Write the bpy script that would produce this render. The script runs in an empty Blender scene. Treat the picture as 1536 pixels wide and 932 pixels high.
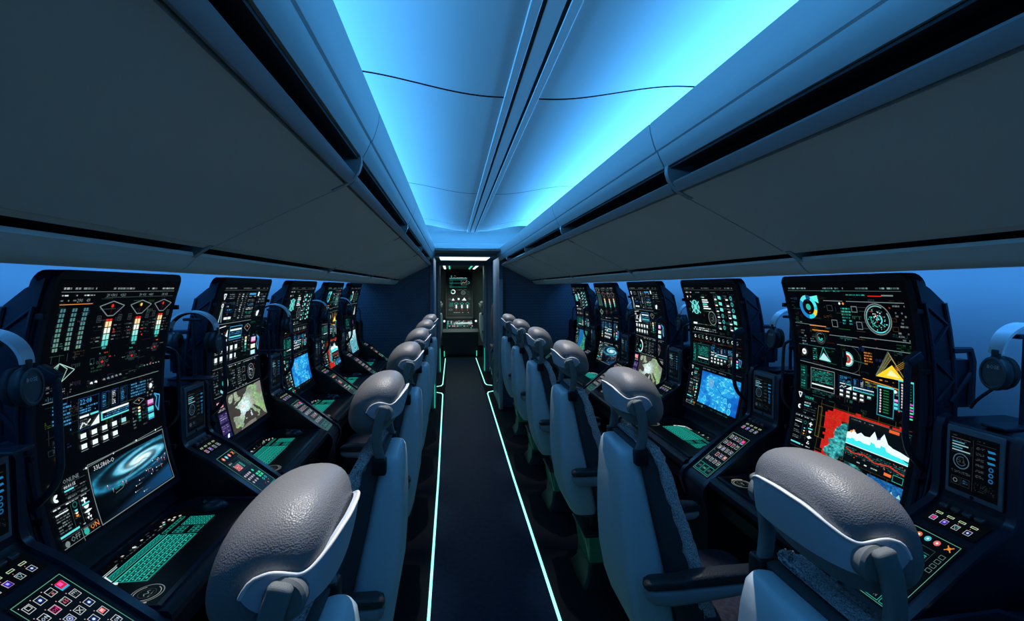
import bpy, bmesh, math, random
import numpy as np
from mathutils import Vector, Matrix, Euler
R=math.radians; PI=math.pi
col=bpy.context.scene.collection
rnd=random.Random(7)

# ------------------------------------------------------------------ helpers
def lin(c):
    f=lambda v:(v/255.0/12.92) if v/255.0<=.04045 else ((v/255.0+.055)/1.055)**2.4
    return tuple(f(v) for v in c)
def mat(name,base,rough=.5,metal=0.,spec=.5,emit=None,estr=1.,noise=None,bump=None,coat=0.,alpha=None):
    """base: linear rgb. noise=(scale,amount) varies the colour, bump=(kind,scale,strength)"""
    m=bpy.data.materials.new(name); m.use_nodes=True; nt=m.node_tree; N=nt.nodes; L=nt.links
    b=N['Principled BSDF']; b.inputs['Base Color'].default_value=(*base,1); b.inputs['Roughness'].default_value=rough
    b.inputs['Metallic'].default_value=metal; b.inputs['Specular IOR Level'].default_value=spec
    b.inputs['Coat Weight'].default_value=coat
    if emit: b.inputs['Emission Color'].default_value=(*emit,1); b.inputs['Emission Strength'].default_value=estr
    tc=N.new('ShaderNodeTexCoord')
    if noise:
        n=N.new('ShaderNodeTexNoise'); n.inputs['Scale'].default_value=noise[0]; n.inputs['Detail'].default_value=4
        L.new(tc.outputs['Object'],n.inputs['Vector'])
        r=N.new('ShaderNodeValToRGB'); a=noise[1]
        r.color_ramp.elements[0].position=.3; r.color_ramp.elements[1].position=.7
        r.color_ramp.elements[0].color=(*[max(0,c*(1-a)) for c in base],1); r.color_ramp.elements[1].color=(*[c*(1+a) for c in base],1)
        L.new(n.outputs['Fac'],r.inputs['Fac']); L.new(r.outputs['Color'],b.inputs['Base Color'])
    if bump:
        kind,sc,st=bump
        if kind=='noise':
            t=N.new('ShaderNodeTexNoise'); t.inputs['Scale'].default_value=sc; t.inputs['Detail'].default_value=3; out=t.outputs['Fac']
        elif kind=='voronoi':
            t=N.new('ShaderNodeTexVoronoi'); t.inputs['Scale'].default_value=sc; out=t.outputs['Distance']
        elif kind=='wave':
            t=N.new('ShaderNodeTexWave'); t.inputs['Scale'].default_value=sc; t.bands_direction='Z'; out=t.outputs['Fac']
        elif kind=='weave':
            t=N.new('ShaderNodeTexChecker'); t.inputs['Scale'].default_value=sc; out=t.outputs['Fac']
        L.new(tc.outputs['Object'],t.inputs['Vector'])
        bp=N.new('ShaderNodeBump'); bp.inputs['Strength'].default_value=st; bp.inputs['Distance'].default_value=.004
        L.new(out,bp.inputs['Height']); L.new(bp.outputs['Normal'],b.inputs['Normal'])
    return m
def hexmat(name,base):
    m=mat(name,base,.5); nt=m.node_tree; N=nt.nodes; L=nt.links; b=N['Principled BSDF']
    tc=N.new('ShaderNodeTexCoord'); mp=N.new('ShaderNodeMapping'); mp.inputs['Scale'].default_value=(1,1,1)
    t=N.new('ShaderNodeTexBrick'); t.inputs['Scale'].default_value=14; t.inputs['Mortar Size'].default_value=.035; t.inputs['Mortar Smooth'].default_value=.6
    t.inputs['Brick Width'].default_value=.5; t.inputs['Row Height'].default_value=.5
    mp.inputs['Rotation'].default_value=(R(90),0,0)
    L.new(tc.outputs['Object'],mp.inputs['Vector']); L.new(mp.outputs['Vector'],t.inputs['Vector'])
    bp=N.new('ShaderNodeBump'); bp.invert=True; bp.inputs['Strength'].default_value=.6; bp.inputs['Distance'].default_value=.006
    L.new(t.outputs['Fac'],bp.inputs['Height']); L.new(bp.outputs['Normal'],b.inputs['Normal'])
    mx=N.new('ShaderNodeMixRGB'); mx.inputs[1].default_value=(*base,1); mx.inputs[2].default_value=(*[c*1.9 for c in base],1)
    L.new(t.outputs['Fac'],mx.inputs['Fac']); L.new(mx.outputs[0],b.inputs['Base Color'])
    return m
def scrmat(name,strength):
    m=bpy.data.materials.new(name); m.use_nodes=True; nt=m.node_tree; N=nt.nodes; L=nt.links
    b=N['Principled BSDF']; a=N.new('ShaderNodeAttribute'); a.attribute_name='Col'
    b.inputs['Base Color'].default_value=(.003,.003,.004,1); b.inputs['Roughness'].default_value=.35; b.inputs['Specular IOR Level'].default_value=.25
    L.new(a.outputs['Color'],b.inputs['Emission Color']); b.inputs['Emission Strength'].default_value=strength
    m.cycles.emission_sampling='NONE'
    return m

M={}
M['shell']=mat('seat_shell',(.62,.76,.82),.45,noise=(3,.04))
M['headshell']=mat('headrest_shell',(.50,.55,.62),.4)
M['rim']=mat('white_rim',(.9,.9,.9),.35)
M['leather']=mat('grey_leather',(.20,.20,.205),.42,spec=.55,bump=('voronoi',420,.22),noise=(8,.05))
M['strut']=mat('strut_fabric',(.20,.22,.22),.6,bump=('wave',330,.25))
M['black']=mat('black_plastic',(.006,.008,.014),.45,spec=.35)
M['mesh']=mat('back_mesh',(.05,.058,.07),.75,bump=('weave',260,.8))
M['fleece']=mat('fleece',(.60,.60,.62),.95,spec=.1,noise=(300,.7),bump=('noise',150,1.))
M['seatcloth']=mat('seat_cloth',(.05,.055,.08),.85,spec=.2,noise=(60,.35),bump=('noise',220,.4))
M['armpad']=mat('arm_pad',(.035,.037,.042),.42,bump=('voronoi',160,.25))
M['armshell']=mat('arm_shell',(.30,.33,.36),.45)
M['metal']=mat('dark_metal',(.05,.06,.07),.35,metal=.7)
M['teal']=mat('base_painted_glow',(.02,.05,.05),.25,emit=lin((20,120,105)),estr=.05,noise=(9,.5))  # faint emission stands in for teal light falling on the seat base
M['console']=mat('console_navy',(.009,.012,.024),.34,spec=.5,noise=(30,.12))
M['consolerim']=mat('console_rim',(.014,.02,.042),.3,spec=.6)
M['glass']=mat('black_glass',(.002,.002,.003),.22,spec=.22)
M['truss']=mat('truss_navy',(.012,.017,.034),.4,spec=.5)
M['ceil']=mat('ceiling_panel',(.62,.64,.66),.55,noise=(2,.015))
M['dark']=mat('dark_seam',(.014,.018,.024),.7)
M['fascia']=mat('bin_fascia',(.33,.36,.37),.6,spec=.2)
M['bin']=mat('bin_panel',(.80,.78,.70),.55,noise=(2,.03))
M['rail']=mat('bin_rail',(.34,.36,.38),.3)
M['wall']=mat('wall_lining',(.42,.45,.50),.6,noise=(3,.04))
M['bulk']=hexmat('bulkhead_hex',(.09,.11,.15))
M['carpet']=mat('carpet',(.010,.012,.016),.95,spec=.15,noise=(160,.6),bump=('noise',260,.8))
M['aisle']=mat('aisle_runner',(.005,.018,.046),.55,spec=.08,noise=(40,.25))
M['strip']=mat('strip_light',(.5,.6,.6),.4,emit=lin((150,255,238)),estr=1.5)
M['lamp']=mat('light_panel',(.6,.7,.8),.4,emit=lin((205,235,255)),estr=2.2)
M['lampw']=mat('light_stick_white',(.6,.7,.8),.4,emit=lin((220,240,235)),estr=1.6)
M['lampg']=mat('light_stick_green',(.3,.6,.5),.4,emit=lin((40,200,160)),estr=1.3)
M['door']=mat('door_leaf',(.35,.38,.42),.45)
M['frame']=mat('frame_blue',(.11,.19,.29),.5)
M['pale']=mat('pale_panel',(.26,.31,.29),.6)
M['pad']=mat('ear_pad',(.012,.013,.018),.6)
M['cup']=mat('ear_cup',(.02,.024,.03),.4)
M['cupring']=mat('ear_cup_ring',(.07,.085,.095),.45)
M['band']=mat('silver_headband',(.75,.8,.84),.35)
M['tabcase']=mat('tablet_white',(.16,.18,.21),.4)
M['steel']=mat('switch_steel',(.10,.12,.15),.3,metal=.6)
M['brown']=mat('brown_leather',(.13,.09,.075),.5)
M['chrome']=mat('chrome',(.7,.75,.8),.2,metal=.9)
M['scr']=scrmat('display_pixels',1.15)
M['ptouch']=scrmat('touch_pixels',.95)
M['tablet']=scrmat('tablet_pixels',.55)

def mk(name,verts,faces,m,parent=None,smooth=False,org=(0,0,0)):
    me=bpy.data.meshes.new(name)
    me.from_pydata([(v[0]-org[0],v[1]-org[1],v[2]-org[2]) for v in verts],[],faces); me.update()
    bm=bmesh.new(); bm.from_mesh(me); bmesh.ops.remove_doubles(bm,verts=bm.verts,dist=1e-6); bmesh.ops.recalc_face_normals(bm,faces=bm.faces); bm.to_mesh(me); bm.free()
    return link(name,me,m,parent,smooth)
def link(name,me,m,parent=None,smooth=False):
    if m: me.materials.append(m)
    if smooth:
        me.polygons.foreach_set('use_smooth',[True]*len(me.polygons))
    o=bpy.data.objects.new(name,me); col.objects.link(o)
    if parent: o.parent=parent
    return o
def autosmooth(o,ang=35):
    me=o.data; me.polygons.foreach_set('use_smooth',[True]*len(me.polygons))
    bm=bmesh.new(); bm.from_mesh(me)
    for e in bm.edges:
        if len(e.link_faces)==2 and e.calc_face_angle(0)>R(ang): e.smooth=False
        elif len(e.link_faces)!=2: e.smooth=False
    bm.to_mesh(me); bm.free()
    return o
class G:
    """collects shapes for one mesh"""
    def __init__(s): s.v=[]; s.f=[]
    def add(s,v,f):
        n=len(s.v); s.v+=[tuple(p) for p in v]; s.f+=[tuple(i+n for i in q) for q in f]; return s
    def box(s,x0,x1,y0,y1,z0,z1,bev=0,rot=None,c=None):
        if bev:
            bm=bmesh.new(); bmesh.ops.create_cube(bm,size=1)
            for p in bm.verts: p.co=Vector(((x0+x1)/2+p.co.x*(x1-x0),(y0+y1)/2+p.co.y*(y1-y0),(z0+z1)/2+p.co.z*(z1-z0)))
            bmesh.ops.bevel(bm,geom=bm.edges[:],offset=bev,segments=3,profile=.5,affect='EDGES',clamp_overlap=True)
            bm.verts.ensure_lookup_table(); bm.verts.index_update()
            v=[p.co.copy() for p in bm.verts]; f=[[q.index for q in fc.verts] for fc in bm.faces]; bm.free()
        else:
            v=[Vector((x,y,z)) for x in(x0,x1) for y in(y0,y1) for z in(z0,z1)]
            f=[(0,1,3,2),(4,6,7,5),(0,4,5,1),(2,3,7,6),(0,2,6,4),(1,5,7,3)]
        if rot:
            cc=Vector(c) if c else Vector(((x0+x1)/2,(y0+y1)/2,(z0+z1)/2))
            v=[cc+rot@(p-cc) for p in v]
        return s.add(v,f)
    def prism(s,pts,y0,y1):
        """closed polygon pts (x,z) extruded along y"""
        n=len(pts); v=[(x,y0,z) for x,z in pts]+[(x,y1,z) for x,z in pts]
        f=[(i,(i+1)%n,n+(i+1)%n,n+i) for i in range(n)]+[tuple(range(n))[::-1],tuple(range(n,2*n))]
        return s.add(v,f)
    def strip(s,path,y0,y1,t):
        """open path (x,z) thickened by t on its left side, extruded along y"""
        off=[]
        for i,(x,z) in enumerate(path):
            a=path[max(0,i-1)]; b=path[min(len(path)-1,i+1)]
            dx,dz=b[0]-a[0],b[1]-a[1]; l=math.hypot(dx,dz) or 1
            off.append((x-dz/l*t,z+dx/l*t))
        n=len(path); P=list(path)+off
        v=[(x,y0,z) for x,z in P]+[(x,y1,z) for x,z in P]; m2=2*n
        f=[]
        for i in range(n-1):
            f+=[(i,i+1,m2+i+1,m2+i),(n+i,m2+n+i,m2+n+i+1,n+i+1),(i,n+i,n+i+1,i+1),(m2+i,m2+i+1,m2+n+i+1,m2+n+i)]
        f+=[(0,m2,m2+n,n),(n-1,2*n-1,m2+2*n-1,m2+n-1)]
        return s.add(v,f)
    def loft(s,secs,caps=True):
        n=len(secs[0]); v=[p for q in secs for p in q]; f=[]
        for k in range(len(secs)-1):
            for i in range(n):
                a=k*n+i; b=k*n+(i+1)%n; f.append((a,b,b+n,a+n))
        if caps: f+=[tuple(range(n))[::-1],tuple(range((len(secs)-1)*n,len(secs)*n))]
        return s.add(v,f)
    def tube(s,path,r,seg=8,flat=None,caps=True):
        """round tube along 3d path; r number or list; flat=(axis vector, k) squeezes"""
        P=[Vector(p) for p in path]; secs=[]; up=Vector((0,0,1)); prev=None
        for i,p in enumerate(P):
            d=(P[min(i+1,len(P)-1)]-P[max(i-1,0)]).normalized()
            if prev is None:
                a=d.cross(Vector((0,1,0)));
                if a.length<.05: a=d.cross(Vector((1,0,0)))
                a.normalize()
            else:
                a=(prev-d*prev.dot(d)).normalized()
            prev=a; b=d.cross(a)
            rr=r[i] if isinstance(r,(list,tuple)) else r
            ra,rb=(rr if isinstance(rr,tuple) else (rr,rr))
            secs.append([p+a*math.cos(t*2*PI/seg)*ra+b*math.sin(t*2*PI/seg)*rb for t in range(seg)])
        return s.loft(secs,caps)
    def lathe(s,c,axis,prof,seg=24):
        """prof [(r,h)] around axis from c"""
        A=Vector(axis).normalized(); a=A.orthogonal().normalized(); b=A.cross(a); c=Vector(c)
        secs=[[c+A*h+(a*math.cos(t*2*PI/seg)+b*math.sin(t*2*PI/seg))*max(r,1e-4) for t in range(seg)] for r,h in prof]
        return s.loft(secs)
    def build(s,name,m,parent=None,smooth=None,org=(0,0,0)):
        o=mk(name,s.v,s.f,m,parent,False,org)
        if smooth: autosmooth(o,smooth)
        return o
def cr(pts,n=6):
    """catmull-rom through points"""
    P=[Vector(p) for p in pts]; out=[]
    for i in range(len(P)-1):
        p0=P[max(0,i-1)];p1=P[i];p2=P[i+1];p3=P[min(len(P)-1,i+2)]
        for k in range(n):
            t=k/n; out.append(.5*((2*p1)+(p2-p0)*t+(2*p0-5*p1+4*p2-p3)*t*t+(3*p1-p0-3*p2+p3)*t**3))
    out.append(P[-1]); return out
def rrect(x0,x1,hw,z,r,n=4):
    """rounded rectangle in xy at height z"""
    r=min(r,(x1-x0)/2*.98,hw*.98); out=[]
    for cx_,cy_,a0 in((x1-r,hw-r,0),(x0+r,hw-r,90),(x0+r,-hw+r,180),(x1-r,-hw+r,270)):
        for k in range(n+1):
            a=R(a0+90*k/n); out.append((cx_+r*math.cos(a),cy_+r*math.sin(a),z))
    return out
def thing(name,label,cat,loc=(0,0,0),rz=0,group=None):
    o=bpy.data.objects.new(name,None); col.objects.link(o); o.empty_display_size=.1
    o.location=loc; o.rotation_euler=(0,0,rz); o['label']=label; o['category']=cat
    if group: o['group']=group
    return o
def tag(o,label,cat,group=None):
    o['label']=label; o['category']=cat
    if group: o['group']=group
    return o
def struct(o): o['kind']='structure'; return o
KIDS={}
def kids(o): return [c for c in bpy.data.objects if c.parent==o]
def copy_tree(o,parent=None):
    c=o.copy(); col.objects.link(c); c.parent=parent
    if parent is not None: c.matrix_parent_inverse=o.matrix_parent_inverse.copy()
    for ch in kids(o): copy_tree(ch,c)
    return c
def place(proto,first,loc,rz,label,group=None):
    o=proto if first else copy_tree(proto)
    o.location=loc; o.rotation_euler=(0,0,rz); o['label']=label
    if group: o['group']=group
    return o

# ------------------------------------------------------------------ text outlines (built-in font)
TXT={}
def glyphs(s):
    if s in TXT: return TXT[s]
    cu=bpy.data.curves.new('t','FONT'); cu.body=s; cu.size=1; cu.resolution_u=1
    o=bpy.data.objects.new('t',cu); col.objects.link(o)
    dg=bpy.context.evaluated_depsgraph_get(); me=bpy.data.meshes.new_from_object(o.evaluated_get(dg))
    vs=[(v.co.x,v.co.y) for v in me.vertices]; fs=[[vs[i] for i in p.vertices] for p in me.polygons]
    w=max([x for x,_ in vs] or [1])
    bpy.data.objects.remove(o); bpy.data.curves.remove(cu); bpy.data.meshes.remove(me)
    TXT[s]=(fs,w); return TXT[s]

# ------------------------------------------------------------------ screen contents: flat graphics on a surface
class UI:
    def __init__(s,fmap,seed=1,vstep=4.):
        s.q=[]; s.c=[]; s.fmap=fmap; s.lay=1; s.hold=False; s.r=random.Random(seed); s.vstep=vstep
    def poly(s,pts,c,lay=None):
        assert isinstance(c,(tuple,list)) or hasattr(c,"shape")
        s.q.append(([(p[0],p[1]) for p in pts],s.lay if lay is None else lay)); s.c.append(c)
    def up(s):
        if not s.hold: s.lay+=.02
    def rect(s,u,v,w,h,c,lay=None):
        s.up()
        n=max(1,int(math.ceil(h/s.vstep)))
        for k in range(n):
            a=v+h*k/n; b=v+h*(k+1)/n; s.poly([(u,a),(u+w,a),(u+w,b),(u,b)],c,lay)
    def frame(s,u,v,w,h,c,t=.35):
        s.up(); hd=s.hold; s.hold=True
        s._frame(u,v,w,h,c,t); s.hold=hd
    def _frame(s,u,v,w,h,c,t):
        s.rect(u,v,w,t,c); s.rect(u,v+h-t,w,t,c); s.rect(u,v,t,h,c); s.rect(u+w-t,v,t,h,c)
    def line(s,pts,c,t=.35):
        s.up()
        for a,b in zip(pts[:-1],pts[1:]):
            dx,dy=b[0]-a[0],b[1]-a[1]; l=math.hypot(dx,dy)
            if l<1e-6: continue
            n=max(1,int(math.ceil(abs(dy)/s.vstep))); px,py=-dy/l*t/2,dx/l*t/2
            for k in range(n):
                A=(a[0]+dx*k/n,a[1]+dy*k/n); B=(a[0]+dx*(k+1)/n,a[1]+dy*(k+1)/n)
                s.poly([(A[0]+px,A[1]+py),(B[0]+px,B[1]+py),(B[0]-px,B[1]-py),(A[0]-px,A[1]-py)],c)
    def ring(s,u,v,r0,r1,c,a0=0,a1=360,n=28):
        s.up(); m=max(3,int(n*(a1-a0)/360))
        for k in range(m):
            t0=R(a0+(a1-a0)*k/m); t1=R(a0+(a1-a0)*(k+1)/m)
            P=lambda r,t:(u+r*math.cos(t),v+r*math.sin(t))
            if r0<=0: s.poly([(u,v),P(r1,t0),P(r1,t1)],c)
            else: s.poly([P(r0,t0),P(r1,t0),P(r1,t1),P(r0,t1)],c)
    def text(s,u,v,h,t,c,maxw=None):
        s.up(); fs,w=glyphs(t); k=h/.72
        if maxw and w*k>maxw: kx=maxw/w
        else: kx=k
        for f in fs: s.poly([(u+x*kx,v-y*k) for x,y in f],c)
    def micro(s,u,v,w,h,c,rows=1,dens=.75):
        """rows of tiny unreadable print"""
        rh=h/rows; s.up(); hd=s.hold; s.hold=True
        for i in range(rows):
            x=u
            while x<u+w:
                l=s.r.uniform(.5,2.6)
                if s.r.random()<dens:
                    k=s.r.uniform(.45,1.); s.rect(x,v+i*rh+rh*.2,min(l,u+w-x),rh*.5,tuple(q*k for q in c))
                x+=l+s.r.uniform(.3,.7)
        s.hold=hd
    def image(s,u,v,w,h,nu,nv,fn):
        s.up(); a=(np.arange(nu)+.5)/nu; b=(np.arange(nv)+.5)/nv
        A,B=np.meshgrid(a,b); C=fn(A,B)   # (nv,nu,3) srgb 0..255 , nan = hole
        for j in range(nv):
            for i in range(nu):
                c=C[j,i]
                if c[0]!=c[0] or c.max()<3: continue
                s.poly([(u+w*i/nu,v+h*j/nv),(u+w*(i+1)/nu,v+h*j/nv),(u+w*(i+1)/nu,v+h*(j+1)/nv),(u+w*i/nu,v+h*(j+1)/nv)],tuple(c))
    def mesh(s,name,extra=None):
        v=[];f=[];cc=[]
        for (pts,lay),c in zip(s.q,s.c):
            n=len(v); L=tuple(min(1,x) for x in lin(c))
            for p in pts: v.append(s.fmap(p[0],p[1],.0006+.0002*lay))
            f.append(tuple(range(n,n+len(pts)))); cc+=[(*L,1)]*len(pts)
        me=bpy.data.meshes.new(name); me.from_pydata(v,[],f); me.update()
        at=me.color_attributes.new('Col','FLOAT_COLOR','CORNER')
        at.data.foreach_set('color',np.array(cc,dtype=np.float32).ravel())
        return me
def nz(A,B,sc,seed,octv=4):
    """value noise on arrays"""
    out=np.zeros_like(A); amp=1.; tot=0
    for o in range(octv):
        x=A*sc; y=B*sc; xi=np.floor(x).astype(int); yi=np.floor(y).astype(int); fx=x-xi; fy=y-yi
        fx=fx*fx*(3-2*fx); fy=fy*fy*(3-2*fy)
        def h(i,j):
            n=(i*374761393+j*668265263+seed*144665+o*9173)&0x7fffffff
            n=((n^(n>>13))*1274126177)&0x7fffffff
            return ((n^(n>>16))&0xffff)/65535.
        out+=amp*((h(xi,yi)*(1-fx)+h(xi+1,yi)*fx)*(1-fy)+(h(xi,yi+1)*(1-fx)+h(xi+1,yi+1)*fx)*fy)
        tot+=amp; amp*=.5; sc*=2
    return out/tot
def mixc(a,b,t):
    t=np.clip(t,0,1)[...,None]; return np.array(a,float)*(1-t)+np.array(b,float)*t
# ------------------------------------------------------------------ what the screens show
W_=(225,240,242); CY=(90,215,220); TE=(40,170,155); DT=(22,90,86); BL=(60,150,205); DB=(20,60,110); GR=(110,125,128); DG=(50,62,66)
RED=(215,40,30); OR=(235,140,50); YE=(240,205,40); MG=(215,70,200)
def fn_galaxy(A,B):
    dx=(A-.62)*.66; dy=(B-.27)*1.55+dx*.30
    r=np.hypot(dx,dy)+1e-4; th=np.arctan2(dy,dx)
    arm=.5+.5*np.cos(2*th-9*np.log(r+.05)); n=nz(A,B,14,3)
    b=np.exp(-(r/.34)**2)*(.18+.75*arm**1.5*(.45+n))*1.5
    core=np.exp(-(r/.13)**2)
    ring=np.exp(-((r-.42)/.035)**2)*.55*(.5+n)
    c=mixc((0,1,4),(38,135,175),b*1.7+ring); c=c*(1-np.clip(b-.3,0,1)[...,None])+np.array((165,232,245))*np.clip(b-.3,0,1)[...,None]
    c=c*(1-core[...,None])+np.array((235,255,255))*core[...,None]
    d=(B-(1.02-A*.34)); band=np.exp(-(np.clip(-d,0,9)/.045)**2)*(d<0)*.0+np.clip((d+.06)/.12,0,1)*(.35+.65*A)
    c=c+np.array((20,75,120))*band[...,None]*.9
    d2=(B-(.86-A*.36)); b2=np.exp(-(d2/.09)**2)*(.15+n*.8)*np.clip(A*1.2,0,1)*.6
    c=c+np.array((22,70,125))*b2[...,None]
    st=nz(A,B,120,9,1); c=c+np.array((110,140,170))*np.clip(st-.965,0,1)[...,None]*18*(b2[...,None]+.15)
    return np.clip(c,0,255)
def homog(src):
    """unit square <- quad (TL,TR,BR,BL)"""
    (x0,y0),(x1,y1),(x2,y2),(x3,y3)=src
    A=[];b=[]
    for (x,y),(u,v) in zip(src,((0,0),(1,0),(1,1),(0,1))):
        A+=[[x,y,1,0,0,0,-u*x,-u*y],[0,0,0,x,y,1,-v*x,-v*y]]; b+=[u,v]
    h=np.linalg.solve(np.array(A,float),np.array(b,float))
    def f(p):
        d=h[6]*p[0]+h[7]*p[1]+1; return ((h[0]*p[0]+h[1]*p[1]+h[2])/d,(h[3]*p[0]+h[4]*p[1]+h[5])/d)
    return f
def inpoly(A,B,P):
    ins=np.zeros_like(A,bool); n=len(P)
    for i in range(n):
        x0,y0=P[i]; x1,y1=P[(i+1)%n]
        if y0==y1: continue
        ins^=((y0>B)!=(y1>B))&(A<(x1-x0)*(B-y0)/(y1-y0)+x0)
    return ins
H_=homog([(200,290),(575,135),(670,600),(310,860)])
LAND=[[(577,120),(540,150),(500,185),(470,175),(440,185),(432,225),(430,260),(405,300),(395,345),(380,375),(352,420),(345,440),(315,465),(340,488),(372,500),(385,560),(375,592),(335,600),(300,612),(303,650),(322,700),(325,760),(350,775),(370,750),(400,768),(425,720),(412,690),(430,630),(428,590),(442,545),(470,540),(490,492),(508,500),(535,545),(572,568),(580,600),(560,612),(588,622),(590,560),(600,545),(565,522),(530,485),(515,450),(535,455),(575,490),(605,520),(640,575),(680,600),(700,400),(640,120)],
 [(285,262),(318,248),(330,290),(350,325),(372,332),(366,372),(335,388),(300,425),(312,380),(298,340)],
 [(232,320),(252,285),(275,275),(286,325),(278,385),(248,412),(236,380)],
 [(488,528),(500,535),(518,600),(506,612),(498,580)],[(440,636),(452,628),(456,640),(446,646)],
 [(378,830),(395,780),(430,740),(470,690),(545,640),(560,690),(500,760),(400,830)]]
LANDU=[[H_(p) for p in P] for P in LAND]
def fn_europe(A,B):
    n=nz(A,B,9,5); n2=nz(A,B,34,8)
    c=mixc((54,51,49),(66,62,60),n)
    wob=(n2-.5)*.03; A2=A+wob; B2=B+(nz(A,B,34,12)-.5)*.03
    for k,P in enumerate(LANDU):
        ins=inpoly(A2,B2,P)
        if k==0:
            west=np.exp(-(((A-.42)/.20)**2+((B-.48)/.28)**2))
            l=mixc((122,140,118),(205,232,240),west*1.25)
            g=np.clip((n-.42)*3.2,0,1); l=l*(1-.55*g[...,None]*(1-west[...,None]))+np.array((150,215,120))*.55*g[...,None]*(1-west[...,None])
            l=l*(.72+.56*n2[...,None]); red=(np.clip((nz(A,B,22,31)-.60)*7,0,1)*(B>.2))[...,None]*.4
            l=l*(1-red)+np.array((215,150,110))*red
            east=np.clip((A-.80)/.12,0,1)*np.clip((.45-B)/.15,0,1); l=mixc2(l,(120,118,112),east)
        elif k in(1,2): l=np.array((150,165,140))*(.75+.5*n2[...,None])
        elif k==5: l=np.array((118,114,108))*(.9+.2*n2[...,None])
        else: l=np.array((190,205,205))*(.8+.4*n2[...,None])
        c=np.where(ins[...,None],l,c)
    return np.clip(c,0,255)
def mixc2(a,b,t): return a*(1-np.clip(t,0,1)[...,None])+np.array(b,float)*np.clip(t,0,1)[...,None]
def fn_blue(A,B):
    n=nz(A,B,7,21); n2=nz(A,B,26,22)
    coast=np.clip((nz(A,B,3.2,25,3)-.5)*7+.3+(A-.55)*1.3,0,1)+np.clip((.32-A)*5*(B-.25),0,1)
    c=mixc((10,72,170),(22,120,205),n*1.2-.1); c=mixc2(c,(38,165,225),coast*(.35+n2))
    sp=np.clip((n2-.63)*9,0,1)*np.clip(coast,.0,1); c=mixc2(c,(130,230,250),sp)
    return np.clip(c,0,255)
def fn_red(A,B):
    # blocky red zone
    a=np.floor(A*34)/34; b=np.floor(B*28)/28
    edge=nz(a,b,9,41,2)
    zone=((a>.05+.09*edge)&(b>.03+.12*edge)&((a<.28)|(b<.16+.18*a+.02*edge))&~((a>.97)))|((b>.80)&(a<.46)&(a>.02)&(b<.98))
    n=nz(A,B,60,42,2); n2=nz(A,B,14,44)
    c=np.zeros(A.shape+(3,)); red=mixc((170,16,10),(212,44,34),n)
    c=np.where(zone[...,None],red,c)
    ter=inpoly(A+(n2-.5)*.05,B+(n2-.5)*.05,[(.13,.78),(.20,.55),(.24,.40),(.30,.30),(.36,.24),(.36,.72),(.28,.85)])
    t=mixc((12,70,80),(90,225,220),(nz(A,B,34,47)-.25)*1.7)
    c=np.where(ter[...,None],t,c)
    low=(B>.78)&(A>.40)&inpoly(A,B,[(.36,.72),(.60,.82),(.75,1.0),(.42,1.0)])
    c=np.where(low[...,None],mixc((10,50,60),(70,180,180),(n2-.3)*2),c)
    blu=(B>.82)&(A>.66)&(nz(a,b,10,51,2)+ (A-.6)>.5)
    c=np.where(blu[...,None],mixc((14,60,120),(40,130,190),n*1.3-.2),c)
    return np.clip(c,0,255)
def fn_coast(A,B):
    n=nz(A,B,20,61); x=.42+.12*np.sin(B*5)+.14*(nz(A,B,4,63)-.5)
    land=A>x; c=mixc((16,84,140),(30,110,170),nz(A,B,5,64))
    l=mixc((10,80,70),(90,190,150),(n-.25)*1.8); c=np.where(land[...,None],l,c)
    hole=(A>.86+.10*np.cos(B*6)); c=np.where(hole[...,None],0*c,c)
    return c
def fn_ice(A,B):
    n=nz(A,B,6,71); r=np.hypot(A-.45,(B-.65)*.8); s=.5+.5*np.cos(12*r*3+6*np.arctan2(B-.65,A-.45)+n*5)
    c=mixc((30,130,150),(235,250,250),s*.6+np.clip(.6-B,0,1)*.9+n*.4-.25); return np.clip(c,0,255)

def d_faint(ui,seed,c1,c2):
    # faint small print, hairlines and dots that fill the gaps between the larger graphics
    r=random.Random(seed)
    for j in range(15):
        for i in range(7):
            u,v=3+13.8*i+r.uniform(0,3),8+5.2*j+r.uniform(0,2)
            k=r.random(); c=tuple(q*r.uniform(.3,.9) for q in r.choice((c1,c2)))
            if k<.45: ui.micro(u,v,r.uniform(4,11),r.uniform(1.,4.2),c,r.randint(1,4),.7)
            elif k<.62: ui.line([(u,v),(u+r.uniform(5,13),v)],c,.22)
            elif k<.74:
                for q in range(r.randint(3,8)): ui.rect(u+q*1.3,v,.6,r.uniform(.5,2.4),c)
            elif k<.84: ui.frame(u,v,r.uniform(2,5),r.uniform(2,4),c,.22)
            elif k<.9: ui.rect(u,v,1.2,.8,(r.randint(120,230),40,30))
            else: ui.line([(u,v),(u,v+r.uniform(3,9))],c,.2)
def d_header(ui,c=GR):
    ui.line([(2,4.2),(98,4.2)],tuple(x*.6 for x in c),.3)
    ui.micro(3,1.6,22,2,c); ui.micro(38,1.6,18,2,c); ui.micro(66,1.6,12,2,c); ui.micro(84,1.6,13,2,c)
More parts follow.
